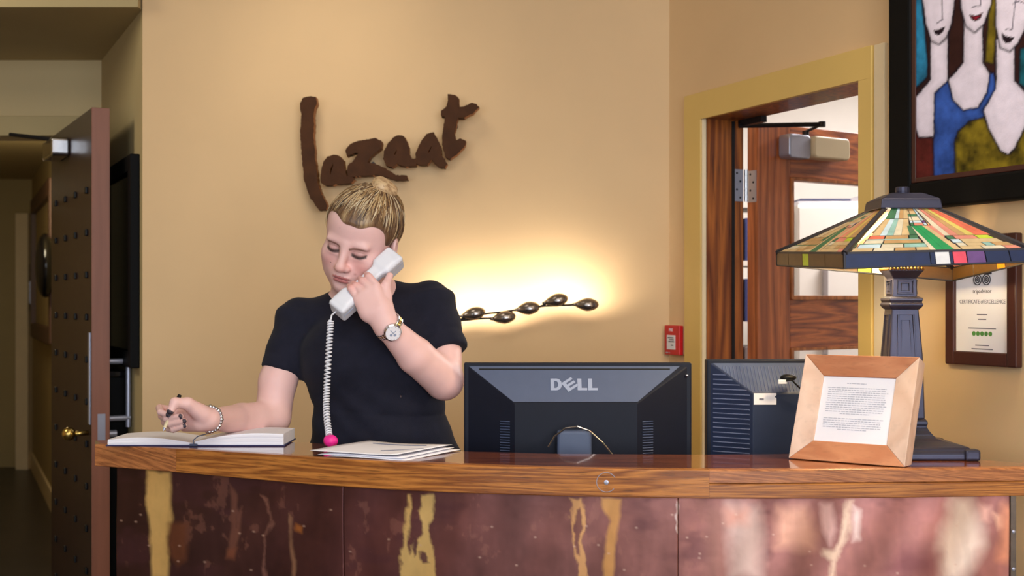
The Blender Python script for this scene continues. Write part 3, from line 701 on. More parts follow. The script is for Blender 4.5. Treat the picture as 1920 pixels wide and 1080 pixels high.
us = np.linspace(a+.006, b-.006, nu); zs = np.linspace(z0+.006, z1-.006, nz); UU, ZZ = np.meshgrid(us, zs, indexing='ij')
o_, x_, n_ = np.array(RW.o), np.array(RW.x), np.array(RW.z)
W3 = o_+UU[...,None]*x_+.031*n_; W3[...,2] = ZZ
px = (960+2400*W3[...,0]/W3[...,1]-1640)*2.7; py = (565-2400*(W3[...,2]-CAM_H)/W3[...,1])*2.7
N1 = fbm(px/60+9, py/70+9, 41); N2 = fbm(px/18+9, py/18+9, 43)
px = px+(N2-.5)*6; py = py+(N2-.5)*6
col = np.ones(px.shape+(3,))*lin_np((52,26,22)); col *= (.6+.8*N1)[...,None]
def fill(poly, c, w=10, edge=None, ew=16, tex=.5):
    global col
    d = poly_sd(px, py, poly)
    if edge is not None: col = blend(col, .85*sm(d-ew, ew*1.2), edge)
    k = sm(d, w); cc = lin_np(c)*(1+tex*(N1-.5)*2)[...,None]; cc = cc*(.80+.20*np.clip(-d/26,0,1))[...,None] if edge is not None else cc
    col = col*(1-k[...,None])+cc*k[...,None]
fill([(150,-300),(235,-300),(240,50),(255,200),(265,330),(262,390),(185,462),(150,480)], (44,128,170), 10, (14,16,30), 10, .9)
fill([(740,250),(960,200),(960,460),(760,440),(735,420)], (24,90,104), 10, (20,16,30), 10, .8)
fill([(590,-300),(625,-300),(615,150),(600,320),(560,310),(575,150)], (120,104,24), 12, (30,20,20), 8, .8)
fill([(150,500),(205,500),(215,690),(300,690),(305,960),(150,960)], (84,30,26), 12, None, 10, .9)
fill([(400,725),(425,660),(480,612),(550,592),(580,650),(640,765),(690,780),(760,650),(1100,600),(1100,960),(395,960)], (112,96,22), 12, (24,18,16), 14, 1.2)
fill([(365,405),(300,470),(297,560),(305,960),(405,960),(400,720),(420,660),(480,610),(550,590),(555,555),(615,455),(600,375),(580,370),(565,470),(520,545),(450,560),(400,510)], (48,80,156), 9, (16,16,34), 10, .9)
SK = (234,224,240); OUT = (22,18,32)
fill([(285,150),(368,150),(368,405),(300,470),(297,690),(225,692),(206,640),(205,500),(285,405)], SK, 8, OUT, 9, .12)
fill([(205,-300),(400,-300),(402,0),(388,110),(360,190),(325,220),(290,205),(262,120),(246,0)], SK, 8, OUT, 10, .1)
fill([(455,100),(545,100),(545,320),(580,375),(565,470),(520,540),(450,556),(400,505),(376,405),(452,320)], SK, 8, OUT, 9, .12)
fill([(430,-300),(592,-300),(588,20),(550,120),(505,160),(465,130),(440,40)], SK, 8, OUT, 10, .1)
fill([(618,200),(705,200),(705,410),(760,470),(812,560),(760,640),(705,750),(675,778),(640,762),(580,650),(554,560),(612,455),(620,400)], SK, 8, OUT, 10, .12)
fill([(622,-300),(820,-300),(790,60),(757,150),(722,220),(682,256),(640,240),(615,130)], SK, 8, OUT, 10, .1)
for mth, c in (([(297,152),(325,148),(358,134),(346,165),(322,179),(304,173)], (34,20,30)), ([(478,72),(512,78),(548,63),(535,95),(510,109),(488,98)], (60,18,26)), ([(490,84),(512,86),(532,84),(512,99)], (150,30,50)), ([(640,163),(665,184),(706,188),(690,214),(665,221),(646,200)], (34,20,30))): fill(mth, c, 5)
def stroke(pts, c, r=3):
    global col
    for (x0,y0),(x1,y1) in zip(pts, pts[1:]):
        t = np.clip(((px-x0)*(x1-x0)+(py-y0)*(y1-y0))/((x1-x0)**2+(y1-y0)**2),0,1); d = np.hypot(px-x0-t*(x1-x0), py-y0-t*(y1-y0))
        col = blend(col, .8*sm(d-r, 4), c)
for s in ([(338,-120),(343,100),(315,118)], [(543,-120),(535,28),(494,38)], [(730,-120),(695,150),(664,148)], [(700,20),(728,6),(760,14)], [(265,-90),(320,-100)], [(355,-100),(392,-90)], [(450,-100),(520,-110)]): stroke(s, (70,64,86))
me = bpy.data.meshes.new('canvas'); V = (W3.reshape(-1,3)-np.array(pw.location)); idx = np.arange(nu*nz).reshape(nu,nz)
q = np.stack([idx[:-1,:-1],idx[1:,:-1],idx[1:,1:],idx[:-1,1:]],-1).reshape(-1,4)
me.from_pydata(V.tolist(), [], q.tolist()); at = me.color_attributes.new('Col','FLOAT_COLOR','POINT'); at.data.foreach_set('color', np.c_[col.reshape(-1,3), np.ones(nu*nz)].astype(np.float32).ravel())
link('canvas', me, M['canvas'], pw, pw.location)

# ------------------------------------------------------------------ framed certificate on the right wall
ce = thing('certificate', 'framed white certificate on the right wall behind the table lamp', 'certificate', RW((1.33,1.22,0)))
a,b,z0,z1 = 1.2246,1.4322,1.22,1.5045; w_ = .026
for q in ((a,z0,a+w_,z1),(b-w_,z0,b,z1),(a+w_,z0,b-w_,z0+.030),(a+w_,z1-w_,b-w_,z1)):
    m = MB(); m.span((q[0],q[1],.001),(q[2],q[3],.021),RW); m.build('frame_rail', M['mahogany_frame'], ce, bevel=.003)
m = MB(); m.span((a+w_-.003,z0+.027,.002),(b-w_+.003,z1-w_+.003,.012),RW); m.build('paper', M['paper'], ce)
def ctext(body, z, size, mt, xs=1): text_mesh(body, size, Frame(RW(((a+b)/2,z,.0124)), RU, (0,0,1), RN), .0002, xs=xs).build('lettering', M[mt], ce)
zc = lambda y: CAM_H-(y-565)*2.77/2400
ctext('tripadvisor', zc(546), .0125, 'ink_dark'); ctext('CERTIFICATE of EXCELLENCE', zc(566), .0125, 'ink', .82)
for y, wd in ((590,.030),(599,.024),(616,.080),(648,.040),(655,.062)):
    m = MB(); c0 = (a+b)/2; m.span((c0-wd/2,zc(y)-.0012,.0121),(c0+wd/2,zc(y)+.0012,.0126),RW); m.build('print', M['ink'], ce)
m = MB()
for k in range(5): m.lathe([(.0052,0),(.0052,.0006)], ((a+b)/2-.024+k*.012, zc(626), .0121), 14, RW)
m.build('rating_dots', M['green_ink'], ce)
m = MB()
for s in (-1,1):
    for r in (.0115,.0065,.0025): m.tube([RW(((a+b)/2+s*.013+r*math.cos(t), zc(524)+r*math.sin(t), .0126)) for t in np.linspace(0,2*math.pi,20)[:-1]], .0011, 5, closed=True)
m.tube([RW(((a+b)/2+x,zc(524)+y,.0126)) for x,y in ((-.028,.014),(-.012,.0135),(0,.016),(.012,.0135),(.028,.014))], .002, 5)
m.build('emblem', M['ink_dark'], ce)

# ------------------------------------------------------------------ monitors (seen from behind)
def logo_dell(F, par):
    """D, tilted E, L, L as raised plates; x from -0.5 to 0.5 of the width 0.118, height 0.033"""
    W_, H_ = .106, .030
    def poly(ps): return [((x-.5)*W_, (y-.5)*H_) for x, y in ps]
    D = [(0,0),(.135,0),(.19,.08),(.225,.28),(.235,.5),(.225,.72),(.19,.92),(.135,1),(0,1)]; Dh = [(.075,.2),(.12,.2),(.155,.35),(.16,.5),(.155,.65),(.12,.8),(.075,.8)]
    curve_mesh([poly(D), poly(Dh)], .0005, 0, F).build('logo', M['logo_grey'], par)
    # the slanted E: three bars at an angle joined by a spine
    ca, sa = math.cos(math.radians(36)), math.sin(math.radians(36)); cx, cy = .40*W_-.5*W_, 0
    def r(p): x, y = p; return (cx+x*ca-y*sa, cy+x*sa+y*ca)
    s = .0135; E_ = [(-s,-s),(s,-s),(s,-s*.56),(-s*.35,-s*.56),(-s*.35,-s*.22),(s,-s*.22),(s,s*.22),(-s*.35,s*.22),(-s*.35,s*.56),(s,s*.56),(s,s),(-s,s)]
    curve_mesh([[r(p) for p in E_]], .0005, 0, F).build('logo', M['logo_grey'], par)
    for x0 in (.56,.78):
        curve_mesh([poly([(x0,0),(x0+.20,0),(x0+.20,.2),(x0+.085,.2),(x0+.085,1),(x0,1)])], .0005, 0, F).build('logo', M['logo_grey'], par)
def monitor(F, wd, hg, dp, plate, mat_f, label, name='monitor', body='black_plastic'):
    """F: origin at the bottom centre of the screen case, x right, y up, z out of the back; plate = (x0,x1,y0,y1) of the raised back"""
    t = thing(name, label, 'monitor', F((0,-.14,-.03)), 'monitors on the desk behind the counter')
    m = MB(); x0,x1,y0,y1 = plate; X = wd/2
    m.hexa([F((-X,0,-.03)),F((X,0,-.03)),F((X,hg,-.03)),F((-X,hg,-.03)),F((-X,0,0)),F((X,0,0)),F((X,hg,0)),F((-X,hg,0))])
    m.build('bezel', M['black_plastic'], t, bevel=.003)
    m = MB(); e = .006
    m.hexa([F((-X+e,e,-.002)),F((X-e,e,-.002)),F((X-e,hg-e,-.002)),F((-X+e,hg-e,-.002)),F((x0,y0,dp)),F((x1,y0,dp)),F((x1,y1,dp)),F((x0,y1,dp))])
    h = m.build('housing', M[body], t, bevel=.002)
    m = MB(); m.span((-X+.008,.008,-.0315),(X-.008,hg-.008,-.0305),F); m.build('screen', M['black_gloss'], t)
    m = MB(); m.span((-.049,-.13,dp-.002),(.026,.187 if wd > .4 else .08,dp+.03),F); m.build('stand_column', M[mat_f], t, bevel=.006, seg=3)
    m = MB(); m.span((-.12,-.14,-.06),(.12,-.125,.14),F); m.build('stand_foot', M['black_plastic'], t, bevel=.004)
    return t, h
F1 = Frame((.1465,2.85,.893), (1,.0,0), (0,0,1), (0,-1,0))
hg = 1.2232-.893
# raised plate corners: px (965,755)-(1195,757), depth .05 in front
dp = .052; k1 = lambda x: (x-960)/2400*(2.85-dp)-.1465
zt = CAM_H-(756-565)*(2.85-dp)/2400-.893
t1, h1 = monitor(F1, .507, hg, dp, (k1(965),k1(1195),.05,zt), 'grey_plastic', 'wide black monitor seen from behind with a maker\'s logo, beside the woman')
# the sloping upper face: frame on it for the logo and the slot
top_a = Vector((0,hg-.006,-.002)); top_b = Vector((0,zt,dp)); sl = (top_a-top_b).normalized()
FU = Frame(F1(((k1(965)+k1(1195))/2-.001, (hg-.006+zt)/2, (dp-.002)/2)), F1.x, F1.y*sl.y+F1.z*sl.z, (F1.x).cross(F1.y*sl.y+F1.z*sl.z))
LS = (top_a-top_b).length
up_m = MB(); up_m.prism([(-.2465+.012, LS/2-.003),( .2465-.012, LS/2-.003),(.136,-LS/2+.003),(-.136,-LS/2+.003)], .0002, .0012, FU); up_m.build('back_panel', M['grey_plastic'], t1)
logo_dell(Frame(FU((-.001,-.002,.0018)), FU.x, FU.y, FU.z), t1)
m = MB(); m.span((-.212,LS/2-.0125,.0012),(.212,LS/2-.0085,.0016),FU); m.build('slot', M['black'], t1)
m = MB()
for k in range(34):
    zz = .012+k*.0058
    for s, x0 in ((1,k1(1195)),(-1,k1(965))):
        f0, f1 = .10, .30
        xo = (.2475*s) ; a_ = Vector((x0+(xo-x0)*f0, zz, dp*(1-f0)+.0006)); b_ = Vector((x0+(xo-x0)*f1, zz, dp*(1-f1)+.0006))
        m.tube([F1(a_), F1(b_)], .0011, 4)
v = m.build('vent_ribs', M['grey_plastic'], t1)
m = MB(); m.tube([P(1028,838,2.76), P(1040,818,2.755), P(1060,803,2.75), P(1082,800,2.748), P(1105,808,2.75), P(1130,830,2.752), P(1152,858,2.755)], .0022, 8); m.build('cable', M['smoke_metal'], t1)
m = MB(); c = F1((.2535-.011,hg-.028,.004)); m.ell(tuple(c),(.004,.003,.003),10,8); m.build('screw', M['chrome'], t1)

F2 = Frame(((1480.5-960)/2400*2.86, 2.86, .94), (1,.03,0), (0,0,1), (.03,-1,0))
hg2 = CAM_H-(674-565)*2.86/2400-.94; wd2 = .372; dp2 = .06
k2 = lambda x: (x-960)/2400*(2.86-dp2)-F2.o.x
zt2 = CAM_H-(738-565)*(2.86-dp2)/2400-.94
t2, h2 = monitor(F2, wd2, hg2, dp2, (k2(1410),.11,.04,zt2), 'black_plastic', 'older square black monitor with ribbed back half hidden by the wooden photo frame', body='navy_plastic')
def rib(par, a, b, mt='rib_grey', r=.0016):
    m = MB(); m.tube([F2(a), F2(b)], r, 4); return m.build('vent_rib', M[mt], par)
nr = 24
X2 = -wd2/2+.006; xp = k2(1410); yp0, yp1 = .04, zt2
def left_pt(f, g):   # f 0 outer..1 plate edge, g 0 bottom..1 top
    yo = .006+(hg2-.012)*g; yi = yp0+(yp1-yp0)*g
    return Vector((X2+(xp-X2)*f, yo+(yi-yo)*f, -.002+(dp2+.002)*f+.0008))
for k in range(nr):
    y = .012+(hg2-.035)*k/nr; yt = hg2-.006
    fm = min(.92, (yt-y)/(yt-yp1)-.05, (y-.006)/(yp0-.006)*.97)
    if fm > .14: rib(t2, Vector((X2+(xp-X2)*.09, y, -.002+(dp2+.002)*.09+.0008)), Vector((X2+(xp-X2)*fm, y, -.002+(dp2+.002)*fm+.0008)))
def top_pt(f, g):    # f 0 outer top edge..1 plate edge, g 0 left..1 right
    xo = X2+(wd2-.012)*g; xi = xp+(.11-xp)*g
    return Vector((xo+(xi-xo)*f, hg2-.006+(zt2-hg2+.006)*f, -.002+(dp2+.002)*f+.0008))
m = MB(); tp4 = [top_pt(.03,.015), top_pt(.03,.985), top_pt(.97,.985), top_pt(.97,.015)]; m.hexa([F2(p-Vector((0,0,.0012))) for p in tp4]+[F2(p-Vector((0,0,.0004))) for p in tp4]); m.build('back_panel', M['grey_plastic'], t2)  # sky reflection on the top facet put in as a lighter grey panel
for k in range(40):
    x = X2+.012+(wd2-.06)*k/40; fm = min(.92, (x-X2)/(xp-X2)-.05, (-X2-x)/(-X2-.11)-.05)
    if fm > .2: rib(t2, Vector((x, hg2-.006+(zt2-hg2+.006)*.14, -.002+(dp2+.002)*.14+.0008)), Vector((x, hg2-.006+(zt2-hg2+.006)*fm, -.002+(dp2+.002)*fm+.0008)), r=.0014)
st = MB(); p0 = F2((k2(1411),zt2+.001,dp2+.0006)); FS = Frame(p0, F2.x, F2.y, F2.z)
curve_mesh([[(0,-.025),(.050,-.025),(.050,-.011),(.046,-.008),(.050,-.004),(.050,0),(0,0)]], .0004, 0, FS).build('sticker', M['paper'], t2)
m = MB(); m.span((.012,-.015,.0004),(.022,-.011,.0008),FS); m.build('print', M['ink'], t2)
m = MB(); m.ell(tuple(P(1478,708,2.78)),(.018,.012,.008),12,8); cn = m.build('cable_clip', M['black'], t2, smooth=True)
m = MB(); m.box(tuple(P(1467,716,2.768)),(.020,.006,.010)); m.build('plug', M['white_plastic'], cn, bevel=.002)
m = MB(); m.tube([P(1474,714,2.765), P(1484,712,2.763), P(1494,722,2.765), P(1508,735,2.77)], .002, 6); m.build('cable', M['black'], cn)

# ------------------------------------------------------------------ wooden photo frame with a printed sheet
BL, BR = P(1477,862,2.497), P(1699,877.5,2.361); BL.z = BR.z = CZ+.001
ex = (BR-BL).normalized(); back_d = Vector((-ex.y, ex.x, 0)); lean = math.radians(23)
ey = (Vector((0,0,1))*math.cos(lean)+back_d*math.sin(lean)).normalized(); ez = ex.cross(ey).normalized()
W_ = (BR-BL).length-.004; H_ = .218
PFm = Frame(BL+Vector((0,0,.0005))+back_d*.003, ex, ey, ez)       # z towards the viewer
if ez.y > 0: print('frame normal wrong')
pf = thing('photo_frame', 'pale wooden photo frame with a printed sheet leaning back on the counter', 'picture frame', PFm((W_/2,0,0)))
bw = .042; T = .036
for nm, q, mt in (('frame_rail',[(0,0),(W_,0),(W_-bw,bw),(bw,bw)],'frame_wood_top'),('frame_rail',[(W_,H_),(0,H_),(bw,H_-bw),(W_-bw,H_-bw)],'frame_wood_top'),('frame_rail',[(0,H_),(0,0),(bw,bw),(bw,H_-bw)],'frame_wood_side'),('frame_rail',[(W_,0),(W_,H_),(W_-bw,H_-bw),(W_-bw,bw)],'frame_wood_side')):
    # outer edge thick, sloping down to the sheet
    o0, o1, i1, i0 = q
    bk_ = lambda p: PFm((p[0], p[1] if p[1] > 0 else T*math.tan(lean), -T))
    m = MB(); m.hexa([bk_(o0),bk_(o1),PFm((i1[0],i1[1],-T)),PFm((i0[0],i0[1],-T)),PFm((o0[0],o0[1],0)),PFm((o1[0],o1[1],0)),PFm((i1[0],i1[1],-.007)),PFm((i0[0],i0[1],-.007))])
    m.build(nm, M[mt], pf, bevel=.0012)
m = MB(); m.span((bw-.004,bw-.004,-.013),(W_-bw+.004,H_-bw+.004,-.010),PFm); sheet = m.build('sheet', M['paper'], pf)
m = MB(); wS, hS = W_-2*bw, H_-2*bw
rows = [.90]+[.83-.033*k for k in range(13)]+[.36-.033*k for k in range(6)]
for i, r in enumerate(rows):
    y = bw+hS*r; a, b = (.34,.60) if i == 0 else (.08+random.uniform(0,.02), .92-random.uniform(0,.06)); x = bw+wS*a
    if i in (13,19): a, b = .3, .7; x = bw+wS*a
    while x < bw+wS*b:
        l = random.uniform(.003,.010); l = min(l, bw+wS*b-x+.001); m.span((x,y-.0007,-.0099),(x+l,y+.0007,-.0096),PFm); x += l+.0014
m.build('print', M['print_grey'], sheet)
m = MB(); m.span((.012,.022,-T-.003),(W_-.012,H_-.012,-T),PFm); m.build('backing', M['black'], pf)
tp = PFm((W_/2,H_*.5,-T-.003)); ft = PFm((W_/2,0,-T))+back_d*.05; ft.z = CZ+.003
m = MB(); u = ex*.03; n_ = back_d*.003
m.hexa([ft-u,ft+u,ft+u+n_,ft-u+n_,tp-u*.5,tp+u*.5,tp+u*.5+n_,tp-u*.5+n_]); m.build('easel_leg', M['black'], pf)

# ------------------------------------------------------------------ stained-glass table lamp
LX0, LY0 = .785, 2.58
lamp = thing('table_lamp', 'leaded stained-glass table lamp with square bronze column on the counter', 'lamp', (LX0,LY0,CZ))
def zpx(y, Z=2.57): return CAM_H-(y-565)*Z/2400
k = 2.57/2400
def sq(m, prof, c=(LX0,LY0)):
    """square section lathe; prof = (half width px, y px)"""
    m.lathe([(h*k*math.sqrt(2), zpx(y)) for h, y in prof], (c[0],c[1],0), 4, None, math.pi/4)
m = MB(); sq(m, [(103,852.4),(103,840),(98,835),(96,830),(84,826.5),(60,822),(50,818),(46,812)]); m.build('base', M['bronze'], lamp, bevel=.004, seg=3)
for sx in (-1,1):
    for sy in (-1,1):
        m = MB(); m.box((LX0+sx*.103,LY0+sy*.103,CZ+.011),(.030,.030,.022)); m.build('foot', M['bronze'], lamp, bevel=.005)
m = MB(); sq(m, [(46,813),(40,805),(36,797),(38,793),(38,788),(34,783)]); m.build('collar', M['bronze'], lamp, bevel=.002)
m = MB(); sq(m, [(34,784),(31,665),(25,578)]); sh = m.build('column', M['bronze'], lamp, bevel=.003)
for i in range(4):
    an = i*math.pi/2; fx = Vector((math.cos(an), math.sin(an), 0)); fz = Vector((math.sin(an), -math.cos(an), 0))
    def fp(h, y, s): return Vector((LX0,LY0,zpx(y)))+fz*(h*k+.0008)+fx*(s*k)
    m = MB(); ring = [fp(33.4,772,-20), fp(33.4,772,20), fp(25.9,590,14), fp(25.9,590,-14)]
    m.tube(ring, .0022, 6, closed=True); ring = [fp(33,758,-12), fp(33,758,12), fp(26.2,600,8), fp(26.2,600,-8)]; m.tube(ring, .0015, 6, closed=True); m.build('panel_moulding', M['bronze'], sh)
    m = MB(); ring = [fp(23.0,550,-14), fp(23.0,550,14), fp(23.0,526,14), fp(23.0,526,-14)]; m.tube(ring, .0022, 6, closed=True); ring = [fp(23.0,545,-7), fp(23.0,545,7), fp(23.0,531,7), fp(23.0,531,-7)]; m.tube(ring, .0016, 6, closed=True); m.build('panel_moulding', M['bronze'], sh)
m = MB(); sq(m, [(26,580),(31,574),(32,570),(29,567),(31,563),(31,559),(24,556)]); m.build('collar', M['bronze'], lamp, bevel=.0015)
m = MB(); sq(m, [(23,557),(22,522),(28,514),(32,508),(32,500)]); m.build('neck', M['bronze'], lamp, bevel=.002)
m = MB(); m.lathe([(.012,zpx(505)),(.010,zpx(470)),(.006,zpx(465)),(.006,zpx(385))], (LX0,LY0,0), 14); m.build('socket_stem', M['brass_edge'], lamp)
for i in range(4):
    an = i*math.pi/2; fx = Vector((math.cos(an), math.sin(an), 0)); fz = Vector((math.sin(an), -math.cos(an), 0)); m = MB()
    for j in range(10): m.ell(tuple(Vector((LX0,LY0,zpx(504)))+fz*(32*k)+fx*((j-4.5)*6.3*k)), (.003,.003,.004), 8, 6)
    m.build('beading', M['brass_edge'], lamp, smooth=True)
m = MB(); bc_ = Vector((LX0-.05,LY0-.02,zpx(478))); m.ell(tuple(bc_), (.016,.016,.020), 16, 12); m.tube([Vector((LX0-.008,LY0-.003,zpx(480))), bc_+Vector((.022,.008,0))], .010, 10); m.build('bulb', M['bulb_glow'], lamp, smooth=True)
light('table_lamp_bulb', 'POINT', tuple(bc_), 11, (1.0,.74,.38), radius=.034)
# shade corners (top of skirt, bottom of skirt, apex ring); front = A-D, left = A-B, back pair hidden
A_t, B_t, D_t = P(1583,475,2.40), P(1457,474,2.78), P(1930,467,2.40); C_t = B_t+D_t-A_t; C_t.z -= .018
A_b, B_b, D_b = P(1584,503,2.40), P(1457.5,497,2.78), P(1936,490,2.40); C_b = P(1786,526,2.76); C_t = C_b+Vector((0,0,.028))
ctr = (A_t+B_t+C_t+D_t)/4
def apex(x, y, Z): return P(x, y, Z)
hw = .047; za = zpx(391, 2.57); ac = Vector((LX0+.002,LY0,0))
A_a, D_a, C_a, B_a = [Vector((ac.x+sx*hw, ac.y+sy*hw, za)) for sx, sy in ((-1,-1),(1,-1),(1,1),(-1,1))]
shade = MB()
HIPS = [(A_t,A_a),(B_t,B_a),(C_t,C_a),(D_t,D_a)]
for p, q in HIPS: shade.tube([p, p.lerp(q,.5), q], [.0065,.0055,.005], 6)
for ring in ([A_t,D_t,C_t,B_t],[A_a,D_a,C_a,B_a]): shade.tube(ring, .003, 6, closed=True)
shade.tube([A_b,D_b,C_b,B_b], .0022, 6, closed=True)
for p, q in ((A_t,A_b),(B_t,B_b),(C_t,C_b),(D_t,D_b)): shade.tube([p,q], .003, 6)
SH = shade.build('lamp_shade', M['lead'], lamp)
PAL = {'amber':(206,180,134),'honey':(190,152,102),'cream':(216,206,180),'aqua':(150,190,180),'ice':(196,216,224),'green':(36,150,86),'moss':(70,120,84),'rose':(214,140,120),'coral':(222,116,86),'yellow':(214,196,104),'brown':(92,66,34),'blue':(20,34,76),'white':(244,244,250),'red':(240,80,100),'violet':(112,72,132),'orange':(250,140,20),'lime':(190,206,60)}
for n_, c_ in PAL.items(): art_glass('glass_'+n_, c_, .13)
def bil(c, s, t): return (c[0]*(1-s)+c[1]*s)*(1-t)+(c[3]*(1-s)+c[2]*s)*t
LEAD = MB(); npiece = 0
def piece(c, nrm, pts, colr):
    """one glass piece on the face c (four corners) between lead lines; pts in (s,t)"""
    global npiece
    w3 = [bil(c, s, t) for s, t in pts]; cen = sum(w3, Vector())/len(w3)
    ins = [p+(cen-p).normalized()*min(.0013,(cen-p).length*.2) for p in w3]
    m = MB(); n = len(ins); vs = [p-nrm*.0012 for p in ins]+[p+nrm*.0016 for p in ins]
    m.add(vs, [tuple(range(n))[::-1], tuple(range(n,2*n))]+[(i,(i+1)%n,n+(i+1)%n,n+i) for i in range(n)])
    m.build('glass_piece', M['glass_'+colr], SH); npiece += 1
    for i in range(n): LEAD.tube([w3[i], w3[(i+1)%n]], .0013, 4)
def face_pattern():
    """prairie pattern: long bars along the rim, a slanting bundle in the middle, bars up to the cap"""
    out = []; R = random.Random(3)
    def row(t0, t1, s0, s1, cols):
        tot = sum(w for w, _ in cols); s = s0
        for w, c in cols: e = s+(s1-s0)*w/tot; out.append(([(s,t0),(e,t0),(e,t1),(s,t1)], c)); s = e
    row(0,.085,.03,.47,[(3,'amber'),(3,'cream'),(3,'honey'),(2,'amber')])
    row(.085,.16,.05,.46,[(3,'ice'),(3,'cream'),(3,'aqua')])
    row(.16,.175,.05,.455,[(1,'moss')])
    row(.175,.25,.07,.44,[(2,'cream'),(4,'honey')]); row(.25,.27,.07,.43,[(1,'aqua')])
    row(.27,.345,.08,.43,[(2,'coral'),(3,'honey'),(1.2,'moss')])
    row(0,.085,.64,.97,[(3,'amber'),(3,'cream'),(2,'rose')])
    row(.085,.16,.64,.96,[(1,'cream'),(2,'amber'),(1,'aqua'),(2,'honey')])
    row(.16,.24,.63,.94,[(1,'ice'),(4,'amber')])
    row(.24,.32,.62,.93,[(1,'moss'),(3,'rose'),(2,'lime')])
    # slanting bundle
    for i, (b0, b1, c) in enumerate(((.47,.50,'cream'),(.50,.545,'green'),(.545,.60,'green'),(.60,.64,'amber'))):
        out.append(([(b0,0),(b1,0),(b1-.10,.56),(b0-.10,.56)] if i else [(.47,0),(.50,0),(.40,.56),(.43,.345)], c))
    out.append(([(.43,.345),(.40,.56),(.36,.56),(.37,.345)],'moss')); out.append(([(.54,.56),(.60,.24),(.62,.32),(.60,.56)],'rose'))
    # bars to the cap
    for a, b, c in ((.09,.15,'amber'),(.15,.20,'ice'),(.20,.25,'aqua'),(.25,.31,'cream'),(.31,.37,'amber')):
        out.append(([(a,.345),(b,.345),(b+.04*(1-a),.72),(a+.04*(1-a),.72)], c)); out.append(([(a+.04*(1-a),.72),(b+.04*(1-a),.72),(b+.05,.99),(a+.05,.99)], R.choice(['amber','moss','ice','honey'])))
    for t0, t1, c in ((.56,.62,'rose'),(.62,.67,'ice'),(.67,.77,'cream'),(.77,.82,'moss'),(.82,.90,'amber'),(.90,.99,'honey')):
        row(t0,t1,.40,.56,[(1,'moss' if c == 'rose' else c),(3,c),(1,'ice' if c != 'ice' else 'violet')])
    for a, b, c in ((.60,.66,'cream'),(.66,.72,'rose'),(.72,.78,'honey'),(.78,.84,'yellow'),(.84,.90,'coral'),(.90,.95,'coral')):
        out.append(([(a,.32),(b,.32),(b-.05,.99),(a-.04,.99)], c))
    return out
FACES = [((A_t,D_t,D_a,A_a),'front'),((B_t,A_t,A_a,B_a),'left'),((D_t,C_t,C_a,D_a),'right'),((C_t,B_t,B_a,C_a),'back')]
pat = face_pattern()
for c, nm in FACES:
    nrm = (c[1]-c[0]).cross(c[3]-c[0]).normalized(); nrm = nrm if nrm.z > 0 else -nrm
    for pts, colr in pat:
        if nm == 'left': colr = {'green':'moss','ice':'cream','aqua':'honey','coral':'honey','cream':'amber'}.get(colr, colr)
        piece(c, nrm, pts, colr)
SKIRT = {'front':[(.46,'blue'),(.025,'blue'),(.08,'white'),(.015,'blue'),(.075,'red'),(.10,'violet'),(.13,'blue'),(.115,'blue')],
 'left':[(.2,'brown'),(.22,'brown'),(.09,'lime'),(.24,'brown'),(.25,'brown')], 'right':[(.3,'brown'),(.1,'orange'),(.3,'brown'),(.3,'brown')], 'back':[(.30,'brown'),(.16,'white'),(.08,'lime'),(.22,'brown'),(.24,'brown')]}
for (t0, t1, b1, b0), nm in (((A_t,D_t,D_b,A_b),'front'),((B_t,A_t,A_b,B_b),'left'),((D_t,C_t,C_b,D_b),'right'),((C_t,B_t,B_b,C_b),'back')):
    c = (b0, b1, t1, t0); nrm = (c[1]-c[0]).cross(c[3]-c[0]).normalized(); s = 0; tot = sum(w for w, _ in SKIRT[nm])
    if nrm.dot((b0+b1)/2-ctr) < 0: nrm = -nrm
    for w, colr in SKIRT[nm]: e = s+w/tot; piece(c, nrm, [(s,.03),(e,.03),(e,.97),(s,.97)], colr); s = e
LEAD.build('lead_came', M['lead'], SH, kind='stuff')
# cap and finial
m = MB(); h = hw*math.sqrt(2)
m.lathe([(h*1.30,za-.003),(h*1.25,za+.012),(h*1.22,za+.017),(h*.80,za+.027),(h*.62,za+.030)], (ac.x,ac.y,0), 4, None, math.pi/4); m.build('shade_cap', M['bronze'], lamp, bevel=.002)
m = MB(); m.lathe([(.010*1.3,za+.028),(.011*1.3,za+.036),(.0105*1.3,za+.043),(.009*1.2,za+.044)], (ac.x,ac.y,0), 16); m.build('finial', M['bronze'], lamp)
print('glass pieces', npiece)
# ------------------------------------------------------------------ open appointment book and loose papers
bk = thing('appointment_book', 'open appointment book with white pages and dark cover under her writing hand', 'book', (-.675,2.79,CZ))
Y0, Y1 = 2.722, 2.850
def block(m, prof, y0, y1, skew=0):
    n = len(prof); vs = [(x,y0,z) for x, z in prof]+[(x+skew,y1,z) for x, z in prof]
    m.add(vs, [tuple(range(n))[::-1], tuple(range(n,2*n))]+[(i,(i+1)%n,n+(i+1)%n,n+i) for i in range(n)])
m = MB(); m.span((-.863,Y0-.004,CZ),(-.482,Y1+.004,CZ+.003)); m.build('cover', M['navy_cover'], bk, bevel=.001)
def leafprof(x0, x1, h0, h1, lo, hump, n=14, z=0):
    top = [];
    for i in range(n+1):
        f = i/n; x = x0+(x1-x0)*f; zz = h0+(h1-h0)*f+hump*math.sin(math.pi*f)**1.0; top.append((x, CZ+zz))
    return [(x0,CZ+lo),(x1,CZ+lo)]+top[::-1]
